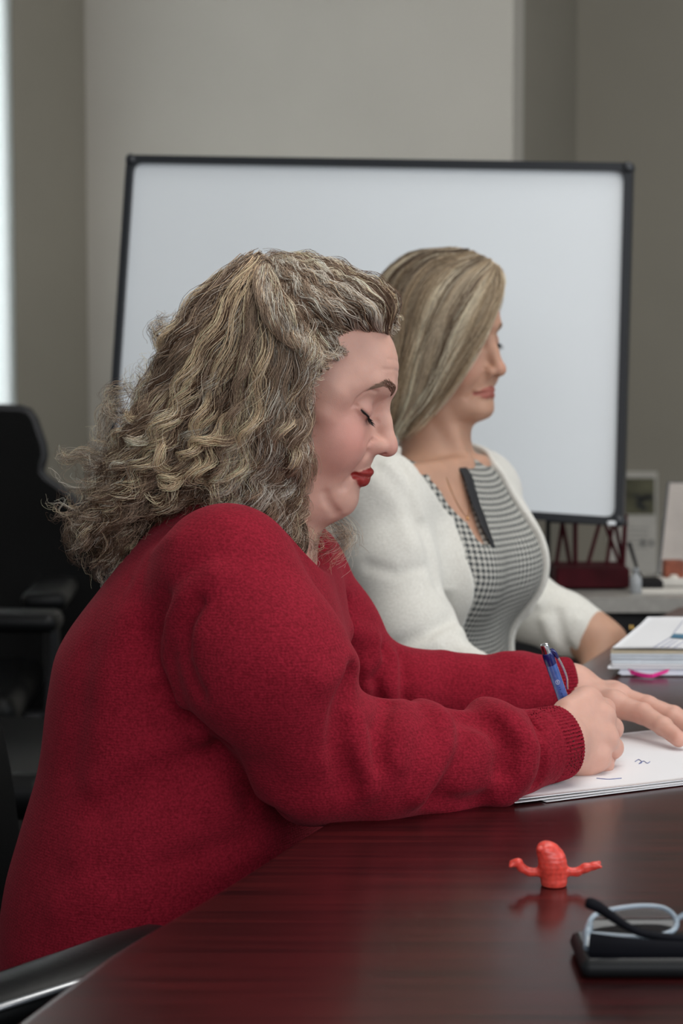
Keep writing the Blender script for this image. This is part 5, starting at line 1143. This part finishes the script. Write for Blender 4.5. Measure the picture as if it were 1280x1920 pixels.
mane1.mass('hair_underside', .74, M_hairb, hair1, inset=.008)
print('hair1', len(V), round(time.time() - t0, 1))
# eyebrows and lashes
def on_skin(head, ac, lift=0.0, far=False):
    """local (a guess, b, c) -> on the face surface, pushed out by lift"""
    q = np.array(ac, float); q[:, 0] = .095
    for _ in range(26): q[:, 0] -= np.clip(head.local(q.astype(f32)), -.01, .01) * .9
    V = head.wld(q); g, d = gradn(head.sdf, V); return V + g / np.linalg.norm(g, axis=1)[:, None] * lift
def brow_lash(head, browpts, parent, bcol, lcol, nb=300, thick=.0042):
    mb = MB()
    for sg in (1, -1):
        line = catmull([(a, b * sg, c) for a, b, c in browpts], 40)
        for i in range(nb):
            u = rng.random(); k = min(int(u * 39), 38); p0 = line[k].copy(); tn = nrm(line[k + 1] - line[k]); w = thick * (1 - .75 * u ** 1.5)
            p0 = p0 + np.array([0, 0, 1]) * rng.uniform(-w, w); L = rng.uniform(.004, .0075); d = nrm(tn + np.array([0, 0, .45 - .7 * u + rng.normal(0, .15)]))
            S = on_skin(head, [p0, p0 + d * L * .5, p0 + d * L]); g, _ = gradn(head.sdf, S); S = S + g * np.array([[0.0], [.0007], [.0006]])
            mb.tube(S, [.00024, .00022, .00008], 3)
        mb.build('eyebrow', bcol, parent); mb = MB()
    lash = head.lashline(); mb = MB()
    for sg in (1, -1):
        ln = catmull([(a, b * sg, c) for a, b, c in lash], 30)
        ec = np.array([head.p['eye'][0], head.p['eye'][1] * sg, head.p['eye'][2]])
        for i in range(46):
            k = i * 29 / 45; j = min(int(k), 28); p0 = ln[j] + (ln[j + 1] - ln[j]) * (k - j); o = nrm(p0 - ec); L = .0085 + .002 * math.sin(i * .9)
            d = nrm(o + np.array([0, .35 * sg * (k / 29 - .25), -.55])); p1 = p0 + d * L * .6; p2 = p0 + d * L + np.array([.0012, 0, .0012])
            mb.tube(head.wld([p0 - o * .001, p1, p2]), [.00032, .00024, .00006], 3)
        mb.tube(head.wld([q * 1 - nrm(q - ec) * .0002 for q in ln]), .00055, 5)
        mb.build('eyelash_row', lcol, parent); mb = MB()
M_brow = mat('brow_hair', (.19, .11, .075), .6, spec=.3); M_lash = mat('lash_hair', (.012, .010, .010), .5, spec=.3)
brow_lash(H1, [(.066, .011, .0345), (.062, .021, .0390), (.055, .032, .0420), (.047, .041, .0395), (.041, .046, .036)], W1, M_brow, M_lash)
# ================================================================== the second woman, white cardigan and houndstooth dress
W2H = dict(
    c=[-.120, -.112, -.104, -.0963, -.0935, -.0863, -.0773, -.071, -.0625, -.0574, -.0504, -.0415, -.0354, -.0286, -.014, 0, .010, .018, .0264, .0335, .0389, .050, .061, .075, .092, .110, .130],
    a=[-.010, .000, .018, .0400, .0520, .0620, .0640, .0630, .0640, .0655, .0665, .0685, .0700, .0700, .0670, .0660, .0655, .0655, .0665, .0690, .0700, .0700, .0680, .0607, .051, .034, .0],
    lipr=.62, bz=.005, ul=(.0725, -.0500), ll=(.0712, -.0585), mc=(.0560, -.0575), mw=.025, cheek=.0215, chin=(.0500, 0, -.0800),
    eye=(.0425, .0310, .0165), lidc=(-.0050, -.0070, -.0010),
    nose=dict(pts=[(.0600, 0, .026), (.0695, 0, .002), (.0790, 0, -.018)], r=[.0082, .0082, .0086], tip=(.0810, 0, -.0235), tr=(.0100, .0098, .0092),
              wing=(.0710, .0110, -.0265), wr=(.0100, .0062, .0078), hole=(.0780, .0072, -.0330)),
    lines=[([(.0690, .0180, -.030), (.0640, .0270, -.042), (.0560, .0330, -.050), (.0480, .0350, -.062)], .0018, .0045), ([(.0530, .0270, -.055), (.0500, .0290, -.064), (.046, .028, -.072)], .0018, .004)],
    lipc=(.36, .085, .070), lipm=.8, blush=.5, blushc=(.56, .22, .16), lidc2=(.42, .20, .15))
H2 = Head(P(844, 660, 2.93), 1, 34, W2H, scale=.96)
YC = 2.93; GY = 32
g2 = np.array([math.cos(math.radians(GY)), -math.sin(math.radians(GY)), 0]); n2_ = np.array([-math.sin(math.radians(GY)), -math.cos(math.radians(GY)), 0])
st2 = Stack([(.44, .09, YC, .14, .185), (.50, .10, YC, .14, .185), (.66, .105, YC, .125, .165), (.75, .113, YC, .105, .145), (.80, .117, YC, .108, .145), (.85, .120, YC, .116, .150), (.93, .126, YC, .104, .155), (.975, .132, YC, .080, .135), (1.005, .136, YC, .060, .09)], GY)
A2r = [P(716, 938, 2.80), P(736, 1060, 2.76), P(772, 1190, 2.72), P(812, 1255, 2.70)]; F2r = [P(812, 1255, 2.70), P(880, 1290, 2.66), P(925, 1305, 2.64)]
A2l = [P(893, 922, 3.07), P(920, 1030, 3.12), P(985, 1137, 3.14)]; F2l = [P(985, 1137, 3.14), P(1055, 1168, 3.12), P(1108, 1192, 3.11)]
K2l = [P(1100, 1188, 3.11), P(1131, 1212, 3.10), P(1120, 1290, 3.04)]
a2r = [.054, .053, .050, .048]; f2r = [.048, .040, .032]; a2l = [.047, .046, .048]; f2l = [.048, .043, .039]
HR2 = rest_hand(F2r[2] + np.array([.02, -.01, -.01]), (.75, .1, -.55), (-.3, .1, .9), 1)
HL2 = rest_hand(K2l[2], (-.2, -.55, -.55), (.5, -.3, .6), -1)
n20, n21 = H2.wld((-.030, 0, -.030)), np.array([.130, YC, .985])
LEG2 = [[np.array([.12, YC, .53]) + n2_ * s_ * .09, np.array([.12, YC, .53]) + n2_ * s_ * .10 + np.array([.36, -.02, .0]), np.array([.47, YC - .03, .10]) + n2_ * s_ * .10, np.array([.55, YC - .04, .04]) + n2_ * s_ * .10] for s_ in (1, -1)]
def torso2(p, gr=0.0):
    d = st2.sdf(p, gr, .03)
    for v in (.062, -.062):
        c = np.array([.120, YC, .862]) + g2 * .082 + n2_ * v; d = smin(d, sd_ell(p, c, (.052 + gr, .056 + gr, .056 + gr)), .045)
    for s_, S in ((1, A2r[0]), (-1, A2l[0])): d = smin(d, sd_cone(p, np.array([.134, YC, .958]), S, .050 + gr, .042 + gr), .04)
    return d
def body2(p):
    d = near(p, H2.O, .18, H2.sdf)
    d = smin(d, sd_cone(p, n20, n21, .047, .052), .03)
    # sinews of the neck and collar bones
    d = smin(d, sd_cone(p, H2.wld((-.010, .045, -.040)), n21 + g2 * .048 + n2_ * .012 + [0, 0, .028], .012, .008), .012)
    d = smin(d, sd_cone(p, n21 + g2 * .056 + n2_ * .02 + [0, 0, .020], n21 + g2 * .03 + n2_ * .12 + [0, 0, .012], .008, .008), .012)
    d = smin(d, sd_cone(p, n21 + g2 * .056 - n2_ * .02 + [0, 0, .020], n21 + g2 * .03 - n2_ * .12 + [0, 0, .012], .008, .008), .012)
    d = smin(d, torso2(p, -.006), .03)
    d = smin(d, smin(sd_chain(p, A2r, [q * .78 for q in a2r], .02), smin(sd_chain(p, F2r, [.036, .031, .026], .02), near(p, HR2.c, HR2.rad, HR2.sdf), .012), .02), .02)
    d = smin(d, smin(sd_chain(p, A2l, [q * .78 for q in a2l], .02), smin(sd_chain(p, F2l[:2] + K2l, [.037, .034, .034, .033, .025], .02), near(p, HL2.c, HL2.rad, HL2.sdf), .012), .02), .02)
    for L in LEG2: d = smin(d, sd_chain(p, L, [.085, .058, .038, .034], .03), .05)
    return d
t0 = time.time()
V, F = iso_mesh(body2, lines((-.12, .02, .005), (.02, .62, .0022)), lines((2.45, 2.76, .004), (2.76, 3.08, .0018), (3.08, 3.25, .003)), lines((0, .66, .008), (.66, .84, .0035), (.84, 1.06, .0028), (1.06, 1.33, .0017)))
SK2 = (.50, .285, .195)
me = mesh_np('person_body', V, F); set_color(me, 'tone', part_colour(V, H2, SK2, None, [c[j] for h in (HR2, HL2) for c in h.ch for j in (0, 1, 3)]))
W2 = link('person', me, None, skin_mat('skin_tan'))
tag(W2, 'person with straight blonde hair in a white cardigan over a houndstooth dress, sitting behind', 'person')
print('body2', len(V), round(time.time() - t0, 1))
def tr(fn, px, d0): return trace(fn, px, d0)
def uvz(pts):
    u, v = st2.loc(np.asarray(pts, f32)); return np.stack([u, v, np.asarray(pts)[:, 2]], 1)
t2 = lambda p: torso2(p, .004)
nearE = uvz(tr(lambda p: torso2(p, .012), [(775, 884), (800, 908), (833, 942), (868, 972), (884, 1010), (886, 1050), (882, 1150), (874, 1235)], 2.3))
nz, nv = nearE[::-1, 2], nearE[::-1, 1]
order = np.argsort(nz); nz, nv = nz[order], nv[order] + .009 * np.clip((nz[order] - .87) / .04, 0, 1)
farz = np.array([.60, .76, .82, .86, .90, .94, .975, 1.00]); farv = np.array([-.075, -.078, -.080, -.078, -.072, -.060, -.046, -.036])
# neckline of the dress: near and far edge as side position by height
nkA = uvz(tr(t2, [(790, 872), (812, 903), (843, 947), (876, 978), (896, 1012), (910, 1024)], 2.3))
fkA = uvz(tr(t2, [(874, 884), (885, 915), (903, 965), (922, 1021)], 2.3))[::-1]; fkz, fkv = fkA[:, 2], fkA[:, 1]; nkz = nkA[::-1, 2]; nkv = nkA[::-1, 1]
zb, vb = nkz[0], nkv[0]
def opening(p, top=False):
    """positive inside the front gap of the cardigan"""
    u, v = st2.loc(p); z = p[:, 2]; a = np.interp(z, nz, nv).astype(f32); b = np.interp(z, farz, farv).astype(f32)
    return np.minimum(np.minimum(a - v, v - b), u + .02)
def vneck(p, inset_far=0.0, inset_near=0.0):
    u, v = st2.loc(p); z = p[:, 2]; a = np.interp(z, nkz, nkv).astype(f32) - inset_near; b = np.interp(z, fkz, fkv).astype(f32) + inset_far
    return np.minimum(np.minimum(np.minimum(a - v, v - b), u + .03), (z - zb) * .7)
def dress(p): 
    d = torso2(p, .0035); d = smax(d, vneck(p), .002); d = smax(d, -(sd_cone(p, n20, n21 + [0, 0, .012], .048, .053)), .004)
    d = smin(d, sd_chain(p, [np.array([.11, YC, .50]), np.array([.30, YC - .02, .52]), np.array([.47, YC - .03, .50])], [.13, .13, .12], .03) if False else d, .001)
    e = None
    for L in LEG2: q = sd_cone(p, L[0], L[1], .098, .072); e = q if e is None else smin(e, q, .06)
    d = smin(d, e, .05)
    return smax(d, p[:, 2] - 1.025, .004).astype(f32)
V, F = iso_mesh(dress, lines((-.06, .62, .0032)), lines((2.70, 3.16, .0032)), lines((.42, 1.035, .003)), slack=2.2)
me = mesh_np('dress', V, F); u, v = st2.loc(V.astype(f32)); ang = np.arctan2(v, np.maximum(u, -.5)); rad_ = np.interp(V[:, 2], [.6, .75, .86, 1.0], [.13, .12, .145, .12])
# the weave follows the cloth: it swells over the bust and bends with the folds of the waist
zz = V[:, 2] + .010 * np.sin(ang * 2.2 + .6) * np.exp(-((V[:, 2] - .80) / .05) ** 2) + .008 * np.cos(ang * 2)
set_uv(me, np.stack([ang * rad_, zz], 1))
M_hound, nt, b = mat_new('houndstooth_wool'); uvn = N_(nt, 'ShaderNodeUVMap', uv_map='UVMap'); sx = N_(nt, 'ShaderNodeSeparateXYZ'); nt.links.new(uvn.outputs[0], sx.inputs[0])
def mth(op, a, b_=None, c_=None):
    n = N_(nt, 'ShaderNodeMath', operation=op)
    for i, q in enumerate((a, b_, c_)):
        if q is None: continue
        if isinstance(q, (int, float)): n.inputs[i].default_value = q
        else: nt.links.new(q, n.inputs[i])
    return n.outputs[0]
PER = 1 / .0076
ux = mth('FRACT', mth('MULTIPLY', sx.outputs[0], PER)); uy = mth('FRACT', mth('MULTIPLY', sx.outputs[1], PER)); fx = mth('LESS_THAN', ux, .5); fy = mth('LESS_THAN', uy, .5)
tw = mth('LESS_THAN', mth('FRACT', mth('MULTIPLY', mth('ADD', sx.outputs[0], sx.outputs[1]), PER * 2)), .5)
ho = mth('ADD', mth('MULTIPLY', fx, tw), mth('MULTIPLY', fy, mth('SUBTRACT', 1.0, tw)))
mixn = N_(nt, 'ShaderNodeMix', data_type='RGBA'); nt.links.new(ho, mixn.inputs['Factor']); mixn.inputs['A'].default_value = (.50, .485, .44, 1); mixn.inputs['B'].default_value = (.020, .028, .032, 1); nt.links.new(mixn.outputs['Result'], b.inputs['Base Color']); b.inputs['Roughness'].default_value = .85
dr = link('dress', me, W2, M_hound); tag(dr, 'black and white houndstooth dress')
def lining(p):
    d = np.abs(torso2(p, .0005)) - .0012; d = np.maximum(d, vneck(p, .026, .004)); d = np.maximum(d, -vneck(p, -.004, -.004) * 0 - .001 + 0 * d)
    return np.maximum(d, p[:, 2] - .992)
def lining2(p):
    u, v = st2.loc(p); z = p[:, 2]; b_ = np.interp(z, fkz, fkv); w = .010 * np.clip((z - zb + .006) / .03, 0, 1)
    d = np.abs(torso2(p, .0036)) - .0013; return np.maximum(np.maximum(d, np.maximum(b_ - .006 - v, v - b_ - w)), np.maximum(np.maximum(zb - .004 - z, z - 1.010), -u)).astype(f32)
V, F = iso_mesh(lining2, lines((.10, .32, .0014)), lines((2.75, 3.12, .0014)), lines((.86, 1.02, .0014)), slack=2.2)
tag(link('neckline_binding', mesh_np('neckline_binding', V, F), dr, mat('binding_black', (.010, .010, .012), .6)), 'black inner edge of the neckline')
M_knit2 = knit_mat('white_knit', (.74, .725, .67), (.62, .60, .545))
R2 = []
def c_base(p):
    d = torso2(p, .012)
    for S in (A2r[0], A2l[0]): d = smin(d, sd_cone(p, np.array([.134, YC, .962]), S, .062, .055), .03)
    r = smin(sd_chain(p, A2r, [q + .003 for q in a2r], .02), sd_chain(p, F2r, [q + .003 for q in f2r], .02), .02)
    l = smin(sd_chain(p, A2l, a2l, .02), sd_chain(p, F2l, f2l, .02), .02)
    return smin(smin(d, r, .025), l, .025)
for px, h, w, d0 in [([(752, 870), (770, 930), (795, 1000), (822, 1100)], -.006, .010, 2.2), ([(728, 872), (760, 905), (785, 965)], .005, .010, 2.2), ([(700, 900), (745, 950), (772, 1020)], .003, .014, 2.2), ([(690, 1060), (745, 1075), (800, 1062)], -.003, .009, 2.2),
                     ([(735, 1215), (800, 1190), (845, 1165)], -.005, .010, 2.2), ([(760, 1235), (815, 1205), (862, 1185)], .005, .009, 2.2), ([(826, 1000), (842, 1100), (858, 1200)], .003, .012, 2.2), ([(800, 1240), (850, 1222)], -.004, .008, 2.2),
                     ([(1012, 1072), (985, 1090), (965, 1100)], .006, .008, 2.6), ([(1020, 1090), (985, 1115), (965, 1130)], -.006, .008, 2.6), ([(1045, 1105), (1010, 1130), (985, 1150)], .004, .009, 2.6), ([(1020, 1165), (1035, 1200), (1050, 1225)], .005, .008, 2.6),
                     ([(1045, 1150), (1055, 1195), (1075, 1225)], -.004, .008, 2.6), ([(1085, 1165), (1075, 1200), (1090, 1228)], .004, .008, 2.6)]:
    R2.append((trace(c_base, px, d0), h, w))
RC2 = [(c.mean(0), np.linalg.norm(c - c.mean(0), axis=1).max() + 3.2 * w) for c, h, w in R2]
def cardigan(p):
    d = c_base(p)
    for (c, h, w), (cc, rad) in zip(R2, RC2):
        m = ((p - cc.astype(f32)) ** 2).sum(1) < rad * rad
        if m.any(): e = pl_dist(p[m], c); d[m] -= h * np.exp(-(e / w) ** 2)
    d = smax(d, opening(p), .005); d = smax(d, -sd_cone(p, n20, n21 + [0, 0, .006], .060, .072), .006)
    # open ends of the sleeves
    for a, b_ in ((F2l[1], F2l[2]), (F2r[1], F2r[2])):
        u = nrm(b_ - a).astype(f32); q = (p - b_.astype(f32)); t = q @ u; d = np.where(((q ** 2).sum(1) < .01), smax(d, t - .004, .006), d)
    return smax(d, .56 - p[:, 2], .01).astype(f32)
V, F = iso_mesh(cardigan, lines((-.10, .46, .0028)), lines((2.56, 3.22, .0028)), lines((.55, 1.03, .0028)), slack=2.4)
cg = link('cardigan', mesh_np('cardigan', V, F), W2, M_knit2); tag(cg, 'white knitted cardigan, open at the front')
print('clothes2', round(time.time() - t0, 1))
# necklace
nk = tr(lambda p: body2(p), [(828, 868), (838, 900), (852, 935), (868, 962), (876, 968), (880, 950), (876, 915), (870, 880)], 2.3); M_goldn = mat('gold_chain', (.72, .42, .20), .3, metal=1)
mb = MB(); mb.tube(catmull(nk, 50), .0007, 5); ncl = mb.build('necklace', M_goldn, W2, True)
c = nk[4] + np.array([0, -.003, -.003]); mb = MB(); mb.lathe([(.0005, -.003), (.0022, -.0015), (.0024, 0), (.0022, .0015), (.0005, .003)], c, 12, (0, 0, 1)); mb.build('pendant', M_goldn, ncl, True)
# hair, straight, swept from the parting down over the near cheek
def l3(pts):
    out = []
    for x, y, b_ in pts:
        o = (CAMP - H2.O) @ H2.R / H2.sc; d = (P(x, y, 1.0) - CAMP) @ H2.R / H2.sc; t = (b_ - o[1]) / d[1]; q = o + d * t; out.append(q)
    return np.array(out)
g2k = [l3(k) for k in [
    [(936, 510, .004), (937, 545, .030), (918, 600, .060), (893, 648, .074), (858, 705, .082), (815, 758, .082), (750, 822, .076)],
    [(932, 503, .000), (915, 545, .035), (885, 605, .066), (862, 660, .080), (830, 720, .087), (790, 775, .086), (744, 832, .078)],
    [(922, 494, -.004), (880, 535, .040), (845, 600, .072), (825, 665, .086), (800, 725, .090), (770, 780, .088), (740, 828, .082)],
    [(905, 484, -.010), (845, 515, .040), (800, 585, .075), (782, 660, .088), (768, 730, .092), (750, 785, .090), (735, 822, .086)],
    [(885, 477, -.016), (815, 500, .034), (762, 570, .068), (742, 650, .084), (735, 730, .090), (732, 785, .088), (728, 815, .086)],
    [(865, 473, -.020), (785, 490, .020), (728, 560, .048), (704, 650, .062), (700, 730, .068), (704, 790, .070), (712, 820, .070)],
    [(850, 472, -.022), (765, 488, -.010), (704, 560, .008), (678, 650, .016), (674, 730, .020), (680, 790, .024), (690, 822, .026)],
    [(845, 472, -.024), (755, 492, -.038), (694, 565, -.032), (668, 650, -.030), (666, 730, -.028), (672, 790, -.026), (682, 822, -.024)]]]
g2f = [np.array(k) for k in [
    [(.066, -.012, .094), (.060, -.040, .088), (.040, -.066, .066), (.010, -.082, .030), (-.015, -.088, -.02), (-.03, -.088, -.08), (-.04, -.082, -.125)],
    [(.040, -.015, .118), (.020, -.050, .108), (-.010, -.080, .060), (-.035, -.088, .010), (-.05, -.088, -.04), (-.06, -.084, -.09), (-.065, -.078, -.13)],
    [(.000, -.018, .136), (-.030, -.055, .112), (-.070, -.078, .060), (-.090, -.080, .000), (-.095, -.076, -.05), (-.095, -.070, -.10), (-.095, -.062, -.135)]]]
P2 = [np.array([.16, .105, .062]), np.array([.46, .34, .215]), np.array([.78, .64, .45]), np.array([.95, .84, .64]), np.array([.42, .33, .24])]
gs2 = []
for i in range(430):
    if i < 370: s_ = rng.random(); K = flow(g2k, s_, 16)
    else: s_ = rng.random(); K = flow(g2f, s_, 16)
    t = np.linspace(0, 1, 16)[:, None]; c0 = np.array([-.015, 0, .01]); lay = rng.uniform(.90, 1.02) if rng.random() < .6 else rng.uniform(.78, .95)
    ce = np.array([-.024, 0, .047]); e_ = np.linalg.norm((K - ce) / np.array([.0875, .0775, .0850]), axis=1)[:, None]; lim = np.where(K[:, :1] > .02, 1.02, 1.07); K = np.where((e_ < lim) & (K[:, 2:] > -.01), ce + (K - ce) * lim / np.maximum(e_, .3), K)
    K = c0 + (K - c0) * (1 - (1 - lay) * .5 * np.clip(t * 3 + .2, 0, 1)); K = K + rng.normal(0, .0016, (1, 3)) + t * rng.normal(0, .004, (1, 3)); K = K[:int(round(rng.uniform(13.6, 16.4)))]
    if i < 60 and i % 3 == 0: s_ = .5
    gs2.append(dict(g=H2.wld(K), side=H2.R[:, 1], col=P2[rng.choice(5, p=[.20, .24, .26, .16, .14])], ph=rng.uniform(0, 6.3), curl=rng.uniform(0, .0012), wl=.20, rad=rng.uniform(.0045, .010), n=int(rng.integers(36, 56)), prof=[.6, 1, 1, .85, .45], jl=.15))
for i in range(26):      # short lifted hairs at the front of the parting
    u = rng.random(); K = l3([(905 + 22 * u, 492 + 14 * u, 0), (928 + 10 * u, 500 + 10 * u, 0), (941 + rng.uniform(-4, 3), 530, -.01), (938 + rng.uniform(-6, 3), 560, -.012)]); gs2.append(dict(g=H2.wld(K), side=H2.R[:, 1], col=P2[rng.integers(1, 4)], ph=0, curl=.001, wl=.05, rad=.004, n=12, prof=[.6, 1, 1, .9, .7], r=.00025))
def col2(gd, n, t):
    base = gd['col'][None, None] * rng.uniform(.72, 1.22, (n, 1, 1)); m = rng.random((n, 1, 1)) < .18; alt = np.array(P2)[rng.choice(5, n)][:, None]; base = np.where(m, alt, base); return np.clip(base * (.82 + .30 * t[None, :, None]) * np.ones((n, len(t), 1)), 0, .95)
V, F, C = strands(gs2, 44, 26, .007, .001, .2, col2, rad=.00034, frizz=.0007)
me = mesh_np('hair', V, F); set_color(me, 'tone', C); hair2 = link('hair', me, W2, M_hair); tag(hair2, 'straight shoulder-length blonde hair')
c0 = np.array([-.015, 0, .01]); G2 = [[c0 + (q - c0) * .80 for q in k] for k in g2k[1:] + g2f]
def hm(p):
    q = H2.loc(p); d = sd_ell(q, (-.024, 0, .047), (.0850, .0770, .0845))
    d = smax(d, (q[:, 0] * .8 + (.02 - q[:, 2]) * .6) - .022, .01)
    for k in G2: d = smin(d, sd_chain(q, k[:-1], [.010, .013, .013, .012, .010, .006], .008), .012)
    return (d * .9).astype(f32)
lo, hi = H2.O - .21, H2.O + .19
V, F = iso_mesh(hm, lines((lo[0], hi[0], .0035)), lines((lo[1], hi[1], .0035)), lines((lo[2], hi[2], .0035)), slack=1.8); link('hair_underside', mesh_np('hair_underside', V, F), hair2, M_hairb2)
brow_lash(H2, [(.066, .010, .0350), (.062, .021, .0385), (.055, .032, .0405), (.047, .041, .0375)], W2, mat('brow_hair_light', (.20, .12, .075), .6), M_lash, nb=160, thick=.003)
# her chair
wc2 = empty('office_chair', (.115, 2.95, 0), math.radians(-30)); tag(wc2, 'black office chair under the person in the white cardigan, mostly hidden', 'chair', 'black office chairs'); bpy.context.view_layer.update()
mb = MB(); mb.box((0, 0, .395), (.48, .48, .08), None, .034); mb.build('seat', M_leather, wc2, True)
mb = MB(); mb.prism(rounded([(-.22, .0), (.22, .0), (.24, .20), (.20, .36), (-.20, .36), (-.24, .20)], .05, 4), -.03, .03, (-.28, 0, .44), (0, 1, 0), (-.12, 0, .993), (-.993, 0, -.12)); mb.build('backrest', M_leather, wc2, True)
mb = MB(); mb.tube([(-.18, 0, .36), (-.31, 0, .38), (-.34, 0, .50), (-.36, 0, .60)], .022, 8); mb.build('back_support', M_plast, wc2, True)
mb = MB(); mb.lathe([(.028, .12), (.028, .28), (.020, .281), (.020, .355)], (0, 0, 0), 16); mb.build('gas_column', M_metal, wc2, True)
for k in range(5):
    a = k * 2 * math.pi / 5 + .6; mb = MB(); mb.tube([(0, 0, .115), (.28 * math.cos(a), .28 * math.sin(a), .075)], [.026, .014], 8); lg = mb.build('base_arm', M_plast, wc2, True)
    mb = MB(); mb.lathe([(.012, -.02), (.026, -.018), (.028, 0), (.026, .018), (.012, .02)], (.28 * math.cos(a), .28 * math.sin(a), .029), 14, (-math.sin(a), math.cos(a), 0)); mb.build('caster', M_plast, lg, True)
for s_ in (1, -1):
    mb = MB(); mb.tube([(-.02, s_ * .20, .37), (-.02, s_ * .275, .40), (-.02, s_ * .28, .60)], .014, 8); ar = mb.build('armrest', M_plast, wc2, True); mb = MB(); mb.box((.0, s_ * .28, .615), (.24, .07, .034), None, .016); mb.build('arm_pad', M_leather, ar, True)
print('all', round(time.time() - T0, 1))
